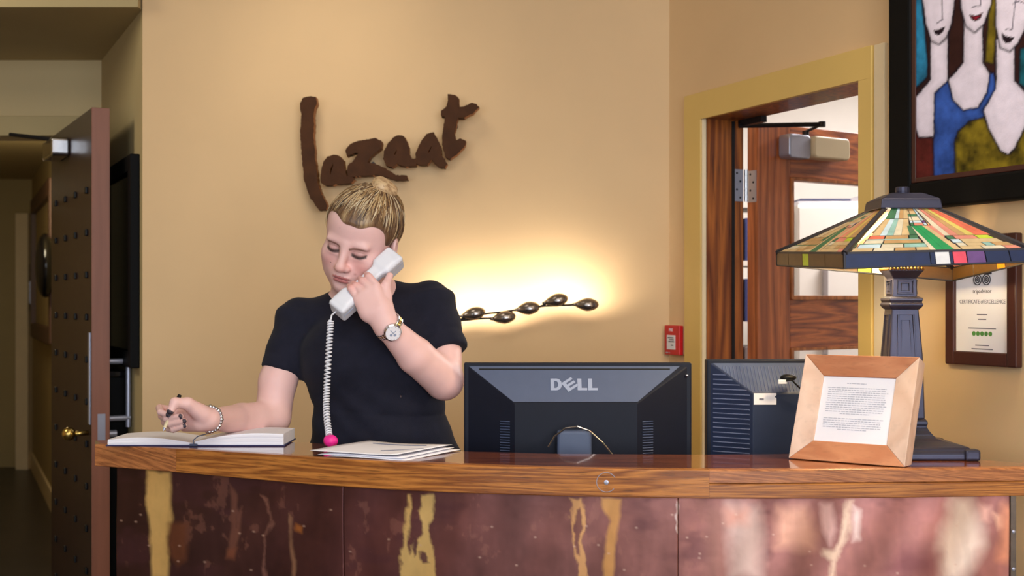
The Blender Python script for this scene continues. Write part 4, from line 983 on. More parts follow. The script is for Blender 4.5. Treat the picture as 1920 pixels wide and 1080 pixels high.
def leafstack(name, x0, x1, h0, h1, hump, n, y0, y1):
    for k in range(n):
        a0, a1 = .003+(h0-.003)*k/n, .003+(h0-.003)*(k+1)/n; b0, b1 = .003+(h1-.003)*k/n, .003+(h1-.003)*(k+1)/n
        hp0, hp1 = hump*k/n, hump*(k+1)/n; o = random.uniform(-.0012,.0012)
        lo = [(x0+(x1-x0)*i/14, CZ+a0+(b0-a0)*i/14+hp0*math.sin(math.pi*i/14)) for i in range(15)]
        hi = [(x0+(x1-x0)*i/14, CZ+a1+(b1-a1)*i/14+hp1*math.sin(math.pi*i/14)-.0001) for i in range(15)]
        m = MB(); block(m, lo+hi[::-1], y0+o, y1+o, .002); m.build(name, M['paper'], bk)
leafstack('page_block', -.860, -.676, .014, .006, .008, 5, Y0, Y1)
leafstack('page_block', -.674, -.486, .010, .026, .008, 7, Y0, Y1)
m = MB(); m.tube([Vector((-.676,Y0-.004,CZ+.004)), Vector((-.677,Y0-.003,CZ+.013)), Vector((-.668,Y0-.002,CZ+.021)), Vector((-.650,Y0+.002,CZ+.026)), Vector((-.640,Y0+.05,CZ+.029))], .0012, 6); m.tube([Vector((-.684,Y0-.005,CZ+.003)), Vector((-.668,Y0-.005,CZ+.003))], .0028, 8); m.build('ribbon', M['grey_plastic'], bk)

def on_top(x, y, h=0):
    Z = (HC-h)*2400/(y-565); p = P(x, y, Z); return p
def sheet(name, corners, h, label, curl=(0,0,0,0), n=10):
    m = MB(); c = [Vector(p) for p in corners]; vs = []; fs = []
    for i in range(n+1):
        for j in range(n+1):
            s, t = i/n, j/n; p = bil([c[0],c[1],c[2],c[3]], s, t)
            z = CZ+h+curl[0]*(1-s)**3*(1-t)+curl[1]*s**3*(1-t)+curl[2]*s**3*t+curl[3]*(1-s)**3*t+.0012*(1+math.sin(s*5+t*3))
            vs.append((p.x,p.y,z))
    for i in range(n):
        for j in range(n): a = i*(n+1)+j; fs.append((a,a+1,a+n+2,a+n+1))
    m.add(vs, fs); o = m.build(name, M['paper'], smooth=True); s_ = o.modifiers.new('solid','SOLIDIFY'); s_.thickness = .0006
    return tag(o, label, 'paper', 'loose sheets on the counter')
FLs, BLs, BRs, FRs = on_top(581,856), on_top(693,834), on_top(848,844), on_top(742,862)
sheet('paper_sheet', (FLs+Vector((.035,-.010,0)), FRs+Vector((.022,-.016,0)), BRs+Vector((.018,-.014,0)), BLs+Vector((.03,0,0))), .0006, 'white sheet lowest of the loose papers on the counter, its edge showing at the right')
sheet('paper_sheet', (FLs+Vector((.016,-.004,0)), FRs+Vector((.012,-.006,0)), BRs+Vector((.004,-.004,0)), BLs+Vector((.01,0,0))), .0036, 'white sheet in the middle of the loose papers on the counter')
top_s = sheet('paper_sheet', (FLs, FRs, BRs, BLs), .0072, 'white sheet topmost of the loose papers on the counter', (.004,.003,.002,.001))
m = MB()
def sp(s, t): p = bil([FLs,FRs,BRs,BLs], s, t); return Vector((p.x,p.y,CZ+.0099+.0012*math.sin(s*5+t*3)))
for a, b in (((.18,.80),(.80,.84)), ((.62,.30),(.92,.60))): m.tube([sp(a[0]+(b[0]-a[0])*f, a[1]+(b[1]-a[1])*f) for f in np.linspace(0,1,8)], .0011, 5)
m.build('print', M['ink'], top_s)

# pen held in the writing hand
pn = thing('pen', 'black pen held in her writing hand above the book', 'pen', P(305,806,2.625))
pa, pb = P(306,808,2.622), P(337,741,2.665); d = (pb-pa)
m = MB(); m.tube([pa+d*.08, pa+d*.82], .0035, 10); m.build('barrel', M['ivory_plastic'], pn)
m = MB(); m.tube([pa+d*.82, pa+d*1.0], [.0045,.0042], 10); m.build('cap', M['black'], pn)
m = MB(); m.tube([pa, pa+d*.08], [.0008,.0034], 10); m.build('tip', M['steel'], pn)

# pink ball at the foot of the telephone cord
pbm = MB(); c = P(620,829,2.70); c.z = CZ+.0135; vs = []
pbm.ell(tuple(c), (.0155,.0155,.0133), 22, 14)
rr = random.Random(4)
pbm.v = [c+(v-c)*(1+.07*math.sin(v.x*310+v.z*200)*math.cos(v.y*260)) for v in pbm.v]
tag(pbm.build('pink_ball', M['pink'], smooth=True), 'small bright pink ball on the counter at the foot of the white coiled cord', 'ball')
# ------------------------------------------------------------------ implicit surface modelling for the body
def A3(p): return np.array([p[0],p[1],p[2]], float)
def cone(a, b, ra, rb, k=.012, op='u'): return dict(t='cone', a=A3(a), b=A3(b), ra=ra, rb=rb, k=k, op=op)
def ccyl(a, b, ra, rb, rnd=.003, k=.012, op='u'): return dict(t='ccyl', a=A3(a), b=A3(b), ra=ra, rb=rb, rnd=rnd, k=k, op=op)
def ell(c, r, k=.012, op='u', R=None): return dict(t='ell', c=A3(c), r=A3(r), R=np.eye(3) if R is None else R, k=k, op=op)
def rbx(c, h, rnd=.005, k=.01, op='u', R=None): return dict(t='box', c=A3(c), h=A3(h), rnd=rnd, R=np.eye(3) if R is None else R, k=k, op=op)
def sd(p, q):
    t = q['t']
    if t == 'ell':
        l = (p-q['c'])@q['R']; k0 = np.sqrt(((l/q['r'])**2).sum(-1)); k1 = np.sqrt(((l/q['r']**2)**2).sum(-1)); return k0*(k0-1)/np.maximum(k1, 1e-6)
    if t == 'cone':
        ba = q['b']-q['a']; l2 = ba@ba; rr = q['ra']-q['rb']; a2 = max(l2-rr*rr, 1e-9); il2 = 1/l2
        pa = p-q['a']; y = pa@ba; z = y-l2; x2 = ((pa*l2-y[...,None]*ba)**2).sum(-1); y2 = y*y*l2; z2 = z*z*l2
        k = np.sign(rr)*rr*rr*x2
        d = (np.sqrt(x2*a2*il2)+y*rr)*il2-q['ra']
        c1 = np.sign(z)*a2*z2 > k; c2 = np.sign(y)*a2*y2 < k
        d = np.where(c2, np.sqrt(x2+y2)*il2-q['ra'], d); d = np.where(c1, np.sqrt(x2+z2)*il2-q['rb'], d); return d
    if t == 'ccyl':
        ba = q['b']-q['a']; L_ = np.sqrt(ba@ba); u = ba/L_; pa = p-q['a']; y = pa@u; x = np.sqrt(np.maximum((pa*pa).sum(-1)-y*y, 0)); f = np.clip(y/L_, 0, 1)
        r = q['ra']+(q['rb']-q['ra'])*f; dx = x-r+q['rnd']; dy = np.abs(y-L_/2)-L_/2+q['rnd']
        return np.minimum(np.maximum(dx,dy),0)+np.sqrt(np.maximum(dx,0)**2+np.maximum(dy,0)**2)-q['rnd']
    if t == 'box':
        l = np.abs((p-q['c'])@q['R'])-q['h']+q['rnd']
        return np.sqrt((np.maximum(l,0)**2).sum(-1))+np.minimum(l.max(-1),0)-q['rnd']
def bound(q):
    if q['t'] == 'ell': return q['c'], q['r'].max()
    if q['t'] == 'box': return q['c'], np.linalg.norm(q['h'])
    return (q['a']+q['b'])/2, np.linalg.norm(q['a']-q['b'])/2+max(q['ra'],q['rb'])
def field(p, prims):
    d = np.full(p.shape[:-1], 1e3)
    for q in prims:
        s = sd(p, q); k = q['k']
        if q['op'] == 'u':
            h = np.maximum(k-np.abs(d-s), 0)/k if k > 0 else 0; d = np.minimum(d, s)-h*h*k*.25
        else:
            s = -s; h = np.maximum(k-np.abs(d-s), 0)/k if k > 0 else 0; d = np.maximum(d, s)+h*h*k*.25
    return d
def surface(prims, h, N=20, only=None, disp=None):
    """surface nets over sparse blocks; returns verts, quads"""
    bs = [bound(q) for q in prims if q['op'] == 'u']
    lo = np.min([c-r for c, r in bs], 0)-4*h; hi = np.max([c+r for c, r in bs], 0)+4*h
    nb = np.ceil((hi-lo)/(h*N)).astype(int); B_ = N*h; half = B_*math.sqrt(3)/2
    bc = np.array([bound(q)[0] for q in prims]); br = np.array([bound(q)[1] for q in prims]); bk = np.array([q['k'] for q in prims])
    dims = nb*N+4; VID, VP, QD = [], [], []
    ids = lambda I: (I[...,0]*dims[1]+I[...,1])*dims[2]+I[...,2]
    for bi in np.ndindex(*nb):
        c = lo+(np.array(bi)+.5)*B_
        use = np.linalg.norm(bc-c, axis=1)-br < half+bk+2*h
        pl = [q for q, u in zip(prims, use) if u]
        if not any(q['op'] == 'u' for q in pl): continue
        if abs(field(c[None], pl)[0]) > half*1.6+.01: continue
        i0 = np.array(bi)*N; g = np.arange(-1, N+1)
        G = np.stack(np.meshgrid(g+i0[0], g+i0[1], g+i0[2], indexing='ij'), -1)
        p = lo+G*h; d = field(p, pl)
        if disp is not None: d = d+disp(p)
        if d.min() > 0 or d.max() < 0: continue
        s = d < 0
        # cells -1..N-1 (corner = lower index)
        n = N+1; acc = np.zeros((n,n,n,3)); cnt = np.zeros((n,n,n))
        for ax in range(3):
            for o1 in (0,1):
                for o2 in (0,1):
                    sl0 = [None]*3; sl1 = [None]*3; oth = [x for x in range(3) if x != ax]
                    sl0[ax] = slice(0,n); sl1[ax] = slice(1,n+1)
                    for q_, o in zip(oth, (o1,o2)): sl0[q_] = sl1[q_] = slice(o, o+n)
                    a, b = d[tuple(sl0)], d[tuple(sl1)]; cr = (a < 0) != (b < 0)
                    t = np.where(cr, a/np.where(cr, a-b, 1), 0); pos = np.zeros((n,n,n,3)); pos[...,ax] = t; pos[...,oth[0]] = o1; pos[...,oth[1]] = o2
                    acc += pos*cr[...,None]; cnt += cr
        m_ = cnt > 0; I = np.argwhere(m_)
        VID.append(ids(I-1+i0+2)); VP.append(lo+((I-1+i0)+acc[m_]/cnt[m_][:,None])*h)
        for ax in range(3):   # edges starting at points 0..N-1 of this block
            a = s[1:N+1,1:N+1,1:N+1]; sl = [slice(1,N+1)]*3; sl[ax] = slice(2,N+2); b = s[tuple(sl)] if N+2 <= d.shape[0] else None
            cr = np.argwhere(a != b)
            if not len(cr): continue
            fl = a[tuple(cr.T)]; base = cr+i0+2; e1 = np.zeros(3,int); e2 = np.zeros(3,int); e1[(ax+1)%3] = 1; e2[(ax+2)%3] = 1
            q4 = np.stack([ids(base-e1-e2), ids(base-e2), ids(base), ids(base-e1)], 1); q4[~fl] = q4[~fl][:,::-1]; QD.append(q4)
    vid = np.concatenate(VID); vp = np.concatenate(VP); u, ix = np.unique(vid, return_index=True); V = vp[ix]; Q = np.concatenate(QD)
    j = np.searchsorted(u, Q); ok = (u[np.minimum(j, len(u)-1)] == Q).all(1); return V, j[ok]
def quad_mesh(name, V, Q, o0, cols=None):
    me = bpy.data.meshes.new(name); me.vertices.add(len(V)); me.vertices.foreach_set('co', (V-np.array(o0)).astype(np.float32).ravel())
    me.loops.add(Q.size); me.loops.foreach_set('vertex_index', Q.astype(np.int32).ravel()); me.polygons.add(len(Q))
    me.polygons.foreach_set('loop_start', (np.arange(len(Q))*4).astype(np.int32)); me.polygons.foreach_set('loop_total', np.full(len(Q),4,np.int32)); me.update(calc_edges=True); me.validate()
    if cols is not None:
        at = me.color_attributes.new('Col','FLOAT_COLOR','POINT'); at.data.foreach_set('color', np.c_[cols, np.ones(len(cols))].astype(np.float32).ravel())
    return me
def relax(V, Q, it=2, lam=.5):
    e = np.concatenate([Q[:,[0,1]],Q[:,[1,2]],Q[:,[2,3]],Q[:,[3,0]]]); e = np.concatenate([e, e[:,::-1]])
    for _ in range(it):
        acc = np.zeros_like(V); np.add.at(acc, e[:,0], V[e[:,1]]); cnt = np.bincount(e[:,0], minlength=len(V))[:,None]; V = V*(1-lam)+lam*acc/np.maximum(cnt,1)
    return V

# ------------------------------------------------------------------ the woman behind the counter
pitch, yaw, roll = [math.radians(a) for a in (22, -21, 17)]
HR = np.array(Matrix.Rotation(yaw,3,'Z') @ Matrix.Rotation(pitch,3,'X') @ Matrix.Rotation(roll,3,'Y'))
HT = np.array([-.3425, 2.92, CAM_H+.147]); HS = .955
def H(x, y, z): return HT+HR@(np.array([x*1.04,y,z])*HS)
def hell(c, r, k=.012, op='u', rz=0, rx=0):
    R = HR if not (rz or rx) else HR@np.array(Matrix.Rotation(rz,3,'Z') @ Matrix.Rotation(rx,3,'X'))
    return ell(H(*c), np.array(r)*HS*np.array([1.04,1,1]), k, op, R)
def hcone(a, b, ra, rb, k=.012, op='u'): return cone(H(*a), H(*b), ra*HS, rb*HS, k, op)
head = [hell((0,.012,.035),(.076,.094,.083),.01), hell((0,-.030,.040),(.064,.054,.060),.03), hell((0,-.028,-.030),(.068,.060,.074),.03),
 hell((0,-.030,-.075),(.057,.057,.044),.03)]
for s in (-1,1): head += [hell((s*.043,-.036,-.055),(.026,.036,.042),.025), hell((s*.043,-.062,-.032),(.021,.020,.019),.022)]
head += [hell((0,-.079,-.101),(.019,.016,.015),.022), hell((0,-.026,-.104),(.046,.048,.026),.03), hell((0,-.078,-.068),(.031,.019,.024),.02)]
for s in (-1,1): head += [hell((s*.027,-.079,.0135),(.024,.010,.008),.014), hell((s*.031,-.099,-.004),(.0185,.015,.012),.012,'s'), hell((s*.031,-.0745,-.0065),(.0150,.0140,.0120),.004), hell((s*.031,-.078,-.017),(.016,.010,.005),.008)]
head += [hcone((0,-.086,.010),(0,-.107,-.034),.0080,.0100,.014), hell((0,-.1085,-.040),(.0125,.0118,.0105),.007)]
for s in (-1,1): head += [hell((s*.0125,-.0985,-.0445),(.0075,.009,.0072),.006)]
for s in (-1,1): head += [hell((s*.0062,-.104,-.0530),(.0040,.0050,.0030),.003,'s')]
head += [hell((0,-.0955,-.0672),(.0200,.0075,.0050),.006), hell((0,-.0940,-.0775),(.0180,.0085,.0062),.006), hell((0,-.106,-.0722),(.0240,.0095,.0011),.003,'s'), hell((0,-.103,-.0885),(.016,.007,.0045),.010,'s'), hell((0,-.108,-.058),(.003,.006,.006),.006,'s')]
for s in (-1,1): head += [hell((s*.0775,.014,-.014),(.008,.020,.030),.006,'u',s*.35), hell((s*.086,.010,-.012),(.005,.010,.017),.005,'s',s*.35)]
NB = A3(P(690,592,2.985))
body = list(head)
body += [cone(H(0,.022,-.07), NB, .054, .060, .03), ell(H(0,-.012,-.128), (.045,.045,.030), .03, 'u', HR)]
SR, SL = A3(P(563,598,2.975)), A3(P(806,568,2.99))
body += [cone(NB-[0,0,.005], SR, .048, .042, .03), cone(NB-[0,0,.005], SL, .048, .045, .03)]
torso = [ell(P(700,660,3.0),(.160,.110,.165),.04), ell(P(640,672,2.925),(.082,.076,.078),.035), ell(P(748,682,2.935),(.080,.076,.078),.035), ell(P(713,790,2.985),(.145,.112,.125),.05), ell(P(722,900,2.99),(.186,.130,.15),.05)]
body += torso
hipc = A3(P(712,905,2.99))
for s in (-1,1):
    hp, kn_, an_ = hipc+[s*.085,.01,-.05], hipc+[s*.085,-.005,-.46], hipc+[s*.09,.03,-.85]
    an_[2] = .075
    body += [cone(hp, kn_, .088, .056, .04), cone(kn_, an_, .054, .036, .02), cone(an_+[0,-.0,-.045], an_+[s*.015,-.15,-.05], .030, .022, .02), ell(an_+[0,.02,-.045],(.03,.035,.030),.02)]
# her writing arm
ER, MR, WR = A3(P(511,782,2.915)), A3(P(452,786,2.835)), A3(P(392,786,2.682))
arms = [cone(SR, A3(P(521,715,2.93)), .046, .042, .008), cone(A3(P(521,715,2.93)), ER, .042, .041, .012), cone(ER, MR, .038, .0345, .012), cone(MR, WR, .0345, .0215, .008)]
def chain(pts, rs, k=.006): return [cone(A3(P(*pts[i])), A3(P(*pts[i+1])), rs[i], rs[i+1], k) for i in range(len(pts)-1)]
ra = .0082
hr = [cone(WR, A3(P(362,779,2.69)), .0225, .022, .012), cone(A3(P(362,779,2.69)), A3(P(338,776,2.715)), .021, .015, .012), cone(A3(P(372,793,2.675)), A3(P(347,797,2.685)), .018, .014, .014)]
RF = {'index':[(332,769,2.712),(299,765,2.678),(301,773,2.645),(315,777,2.632)], 'middle':[(334,777,2.712),(303,780,2.677),(312,785,2.640),(339,780,2.624)], 'ring':[(337,787,2.708),(309,792,2.677),(318,795,2.638),(346,789.5,2.620)], 'pinky':[(341,797,2.70),(316,804,2.672),(325,806,2.638),(347,799,2.622)]}
for n_, pts in RF.items():
    f = .9 if n_ == 'pinky' else 1; hr += chain(pts, [ra*1.02*f, ra*.95*f, ra*.86*f, ra*.70*f], .0012)
hr += chain([(380,777,2.667),(352,757,2.640),(328,755,2.626),(320,771,2.618)], [.020,.0125,.0100,.0082], .006)
# the arm that holds the telephone
EL, ML, WL = A3(P(833,714,2.895)), A3(P(779,667,2.84)), A3(P(727,613,2.792))
arms += [cone(SL, A3(P(834,640,2.95)), .044, .0380, .006), cone(A3(P(834,640,2.95)), EL, .0380, .0410, .008), cone(EL, ML, .0435, .0405, .010), cone(ML, WL, .0405, .0265, .008)]
hl = [cone(WL, A3(P(716,580,2.793)), .0275, .024, .012), cone(WL, A3(P(690,583,2.793)), .022, .018, .014), cone(A3(P(716,580,2.793)), A3(P(704,540,2.797)), .0235, .013, .012), cone(A3(P(706,584,2.793)), A3(P(690,548,2.795)), .020, .0125, .012), cone(A3(P(696,584,2.793)), A3(P(679,553,2.795)), .018, .0115, .012), cone(A3(P(690,588,2.793)), A3(P(671,562,2.795)), .0165, .0105, .012)]
LFg = {'index':[(706,536,2.796),(692,519,2.806),(688,515,2.838),(698,521,2.862)], 'middle':[(694,540,2.794),(680,527,2.804),(676,524,2.835),(687,531,2.858)], 'ring':[(681,548,2.794),(667,536,2.802),(663,533,2.832),(674,541,2.853)], 'pinky':[(671,561,2.795),(658,541,2.798),(655,538,2.822),(662,544,2.842)]}
for n_, pts in LFg.items():
    f = .9 if n_ == 'pinky' else 1; hl += chain(pts, [ra*1.12*f, ra*1.03*f, ra*.95*f, ra*.85*f], .002)
hl += chain([(722,590,2.80),(724,556,2.802),(724,534,2.808),(731,517,2.822)], [.018,.0125,.0095,.0080], .006)
body += arms+hr+hl
V, Q = surface(body, .0024)
V = relax(V, Q, 1, .35)
# skin colour, lips, brows and lashes, polish on the nails
L3 = ((V-HT)@HR)/HS; L3[:,0] /= 1.04
lx, ly, lz = L3[:,0], L3[:,1], L3[:,2]; ax_ = np.abs(lx)
col = np.ones((len(V),3))*lin_np((233,190,184)); near = (np.linalg.norm(L3, axis=1) < .2)
def tint(k, c):
    global col
    col = blend(col, np.clip(k,0,1), c)
fr_ = near & (ly < -.03)
g = lambda d, s: np.exp(-(d/s)**2)
tint(.42*fr_*g(np.hypot((ax_-.040), lz+.040), .022), (222,140,130))
tint(.40*fr_*g(np.hypot(lx, (lz+.042)), .012), (222,144,130))
tint(.45*fr_*g(np.hypot(ax_-.031, (lz+.002)*1.4), .016), (160,104,100))
lipm = fr_*(ly < -.078)
up = 1-((ax_/.024)**2+((lz+.0690)/.0052)**2); lw = 1-((ax_/.0215)**2+((lz+.0772)/.0062)**2)
tint(.85*lipm*np.clip(np.maximum(up, lw)*4, 0, 1), (188,104,104))
tint(.85*lipm*np.clip(1-np.abs(lz+.0722-.0006*np.cos(ax_*150))/.0014,0,1)*(ax_ < .025), (104,44,48))
bz = .0080-.22*(ax_-.034)**2*30; tint(.85*fr_*(ax_ > .011)*(ax_ < .053)*np.clip(1.3-np.abs(lz-bz)/.0034,0,1)*np.clip((.056-ax_)/.012,0,1), (124,88,66))
ez = -.0125-.0035*np.clip(1-((ax_-.031)/.017)**2,0,1)+.004
tint(.95*fr_*(ly < -.055)*np.clip(2.0-np.abs(lz-ez)/.0026,0,1)*np.clip((.0185-np.abs(ax_-.0320))/.003,0,1), (40,26,26))
tint(.55*fr_*(ly < -.055)*np.clip(1-np.abs(lz-ez-.004)/.004,0,1)*np.clip((.017-np.abs(ax_-.0310))/.004,0,1), (120,84,80))
tint(.55*fr_*(ly < -.055)*np.clip(1.2-np.abs(lz-.0015+.5*(ax_-.031)**2*30)/.0015,0,1)*np.clip((.016-np.abs(ax_-.031))/.004,0,1), (150,98,88))
tint(.7*fr_*g(np.hypot(ax_-.0062, lz+.0525), .0032)*(ly < -.095), (90,44,40))
for (x,y,z,k) in ((.03,-.09,-.055,.0016),(-.02,-.09,.05,.0013)): tint(.5*g(np.linalg.norm(L3-[x,y,z],axis=1), k*2), (150,90,80))
# redder knuckles and elbows
for p_, s_, a_ in [(A3(P(*RF[n][1])), .010, .35) for n in RF]+[(A3(P(*LFg[n][1])), .010, .35) for n in LFg]+[(EL+[.02,0,-.03], .04, .3), (ER, .03, .15)]: tint(a_*g(np.linalg.norm(V-p_,axis=1), s_), (222,138,128))
for n in list(RF): 
    tip, prv = A3(P(*RF[n][3])), A3(P(*RF[n][2])); d = (tip-prv)/np.linalg.norm(tip-prv); q = V-tip
    al = q@d; k = (al > -.001)*(al < .009)*(np.linalg.norm(q,axis=1) < .0080)*(V[:,1]-tip[1] < -.0025); tint(.96*k, (26,24,44))
tip, prv = A3(P(320,771,2.618)), A3(P(328,755,2.626)); d = (tip-prv)/np.linalg.norm(tip-prv); q = V-tip
tint(.96*((q@d > .0)*(np.linalg.norm(q,axis=1) < .0105)*(V[:,1]-tip[1] < -.001)), (30,26,44))
wroot = thing('person', 'woman in a black short-sleeved dress writing in a book while holding a white telephone handset', 'person', (float(hipc[0]),float(hipc[1]),0))
me = quad_mesh('body', V, Q, wroot.location, col)
link('body', me, M['skin'], wroot, wroot.location, smooth=True)

# the dress
off = .010
dress = [ell(q['c'], q['r']+off, .05) for q in torso]
dress += [cone(NB-[0,0,.014], SR, .054, .050, .03), cone(NB-[0,0,.014], SL, .054, .053, .03)]
hemR, hemL = A3(P(525,699,2.935)), A3(P(837,661,2.935))
dress += [ccyl(SR+(SR-hemR)*.02, hemR, .054, .047, .004, .02), ccyl(SL+(SL-hemL)*.02, hemL, .058, .0510, .004, .02)]
dress += [ccyl(hipc+[0,.0,-.02], hipc+[0,.0,-.42], .17, .18, .01, .06)]
nk0, nk1 = A3(P(690,430,2.945)), A3(P(683,527,2.94))
dress += [cone(nk0, nk1, .060, .070, .008, 's')]
SEAM = CAM_H-(772-565)*2.9/2400
def dfold(p):
    x, y, z = p[...,0], p[...,1], p[...,2]
    w_ = np.clip((CAM_H-.16-z)/.08, 0, 1)*np.clip((z-.95)/.1,0,1)
    cuff = .0022*np.exp(-((((p-hemL)@((SL-hemL)/np.linalg.norm(SL-hemL)))-.036)/.0035)**2)*(x > hemL[0]-.06)+.0018*np.exp(-((((p-hemR)@((SR-hemR)/np.linalg.norm(SR-hemR)))-.030)/.0035)**2)*(x < hemR[0]+.035)
    f = cuff+.0022*np.sin(z*95+x*42+3*np.sin(x*17))*np.exp(-((z-1.10)/.06)**2)+.0018*np.sin(x*70-z*90)*np.exp(-((z-1.30)/.10)**2)
    return f+.0028*np.exp(-((z-SEAM-.01*np.sin(x*9))/.0035)**2)
DV, DQ = surface(dress, .0048, 16, disp=dfold); DV = relax(DV, DQ, 2, .4)
me = quad_mesh('dress', DV, DQ, wroot.location); link('dress', me, M['dress'], wroot, wroot.location, smooth=True)

# hair: swept back from the face into a small bun
hairp = [hell((0,.014,.037),(.0815,.101,.0885),.01), hell((0,-.0290,.0412),(.0664,.0564,.0628),.03), hell((0,.050,.010),(.073,.072,.075),.02), hell((.01,.058,.058),(.052,.050,.048),.02)]
hairp += [hell((0,-.105,-.022),(.0840,.092,.0825),.012,'s'), hell((.052,-.080,.026),(.026,.050,.034),.016,'s'), hell((-.046,-.082,.036),(.034,.052,.036),.016,'s'), hell((0,-.02,-.135),(.12,.165,.080),.02,'s')]
def hdisp(p):
    q = ((p-HT)@HR)/HS; d = q-np.array([.0,.050,.125]); a = np.arctan2(d[...,1], d[...,0]); return .0007*np.sin(a*46+6*np.sin(a*5))*np.clip((q[...,2]+.05)/.05,0,1)*np.clip((q[...,1]+.05)/.05,0,1)
HV, HQ = surface(hairp, .0030, 16, disp=hdisp)
HL = ((HV-HT)@HR)/HS; a = np.arctan2(HL[:,1]-.05, HL[:,0]); el = np.linalg.norm(HL-[0,.05,.125], axis=1)
st_ = fbm(a*9+20, el*6+3, 71); s2 = fbm(a*30+20, el*10+3, 75)
hc = np.ones((len(HV),3))*lin_np((120,90,62)); hc = blend(hc, np.clip((st_-.52)*5,0,.8), (190,162,120)); hc = blend(hc, np.clip((.48-s2)*5,0,.85), (64,44,34)); hc = blend(hc, .55*np.clip((HL[:,0]-.035)/.03,0,1)*np.clip((.05-HL[:,2])/.04,0,1), (70,50,40))  # last blend paints the shadow near the temple into the hair colour
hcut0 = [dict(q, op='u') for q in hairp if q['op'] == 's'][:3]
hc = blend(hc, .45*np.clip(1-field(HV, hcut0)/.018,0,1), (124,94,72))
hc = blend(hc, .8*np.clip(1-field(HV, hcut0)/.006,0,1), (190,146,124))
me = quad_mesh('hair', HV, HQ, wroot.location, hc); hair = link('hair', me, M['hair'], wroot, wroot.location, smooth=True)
bunp = [hell((.020,.040,.122),(.024,.026,.021),.008), hell((.034,.052,.113),(.020,.020,.018),.008), hell((.008,.054,.124),(.017,.018,.016),.008)]
BV, BQ = surface(bunp, .0025, 16); BL3 = ((BV-HT)@HR)/HS; s3 = fbm(BL3[:,0]*180+40, (BL3[:,2]+BL3[:,1])*260+40, 81)
bcx = np.ones((len(BV),3))*lin_np((206,176,134)); bcx = blend(bcx, np.clip((.5-s3)*4,0,.8), (140,100,66))
link('hair_bun', quad_mesh('hair_bun', BV, BQ, wroot.location, bcx), M['hair'], hair, wroot.location, smooth=True)
# loose locks traced over the surface of the hair towards the bun
hp2 = [q for q in hairp if q['op'] == 'u']; hcut = [dict(q, op='u') for q in hairp if q['op'] == 's']
R5 = np.random.RandomState(5); cen = np.array([0,.014,.03]); bdir = np.array([.020,.036,.098]); bdir /= np.linalg.norm(bdir)
SV, SF_, SCc = [], [], []
nst = 0; tries = 0
while nst < 760 and tries < 12000:
    tries += 1
    v = R5.normal(size=3)
    if tries%2: v = np.array([R5.normal()*.7, -1.0+R5.rand()*.5, .45+R5.rand()*.6])
    v /= np.linalg.norm(v)
    if v[2] < -.35 or v@bdir > .93: continue
    n = 9; ts = np.linspace(0, 1, n)*min(1, .35+R5.rand()*.75); pts = []; wob = R5.normal(0, .05, 2)
    ang = math.acos(np.clip(v@bdir,-1,1)); ok = True
    for t in ts:
        dd = (math.sin((1-t)*ang)*v+math.sin(t*ang)*bdir)/math.sin(ang); sd_ = np.cross(v, bdir); sd_ /= np.linalg.norm(sd_)
        dd = dd+sd_*wob[0]*math.sin(math.pi*t); dd /= np.linalg.norm(dd)
        w0 = H(*cen); wd = HR@dd; r = .16
        for _ in range(24):
            p = w0+wd*r; d0 = field(p[None], hp2)[0]; r -= d0*.9
            if abs(d0) < 2e-4: break
        pts.append(w0+wd*(r+.0006+R5.rand()*.0006))
    if field(np.array(pts[:3]), hcut).min() < .0016: continue
    rad = .0006+R5.rand()*.0009; n0 = len(SV); mbx = MB(); mbx.tube([Vector(p) for p in pts], [rad*(.12+.88*math.sin(math.pi*min(.96,max(.03,t)))) for t in np.linspace(0,1,n)], 4)
    SV += [tuple(x) for x in mbx.v]; SF_ += [[i+n0 for i in f] for f in mbx.f]
    c = [(196,168,124),(220,202,168),(158,124,82),(106,76,52),(72,50,38)][R5.choice(5, p=[.22,.16,.24,.2,.18])]; SCc += [lin_np(c)]*len(mbx.v); nst += 1
me = bpy.data.meshes.new('hair_strands'); o0 = wroot.location; me.from_pydata([tuple(Vector(p)-o0) for p in SV], [], SF_)
at = me.color_attributes.new('Col','FLOAT_COLOR','POINT'); at.data.foreach_set('color', np.c_[np.array(SCc), np.ones(len(SCc))].astype(np.float32).ravel())
link('hair_strands', me, M['hair'], hair, o0, smooth=True, kind='stuff')

# wrist watch on the telephone arm
wax = Vector(WL-ML).normalized(); wc = Vector(A3(P(729,612,2.7935))); fwd = Vector((-.10,-1,.12)); fwd = (fwd-wax*fwd.dot(wax)).normalized(); sdv = wax.cross(fwd).normalized()
wt = thing('wristwatch', 'silver and gold wristwatch with a white dial', None, wc); wt.parent = wroot; wt.location = wc-Vector(wroot.location); ORG[wt.name] = Vector(wc)
rw = .0325; WF = Frame(wc+fwd*(rw-.001), sdv, wax, fwd)
m = MB(); m.lathe([(.0185,-.003),(.0200,0),(.0200,.005),(.0175,.0075)], (0,0,0), 32, WF); m.build('watch_case', M['chrome'], wt, smooth=False)
m = MB(); m.lathe([(.0168,.0072),(.0168,.0080)], (0,0,0), 32, WF); dial = m.build('dial', M['paper'], wt)
m = MB(); m.span((-.0008,-.001,.0081),(.0008,.0095,.0085),WF); m.span((-.001,-.0008,.0081),(.0075,.0008,.0085),WF)
for k in range(12): t = k*math.pi/6; m.box((.0145*math.cos(t),.0145*math.sin(t),.0082),(.0014,.0014,.0004),WF)
for x, y in ((0,-.006),(-.006,0)): m.lathe([(.0032,.0081),(.0032,.0083)], (x,y,0), 14, WF)
m.build('markings', M['logo_grey'], wt)
m = MB(); m.tube([WF((.0198,0,.0025)), WF((.0235,0,.0025))], .0022, 8); m.build('crown', M['gold'], wt)
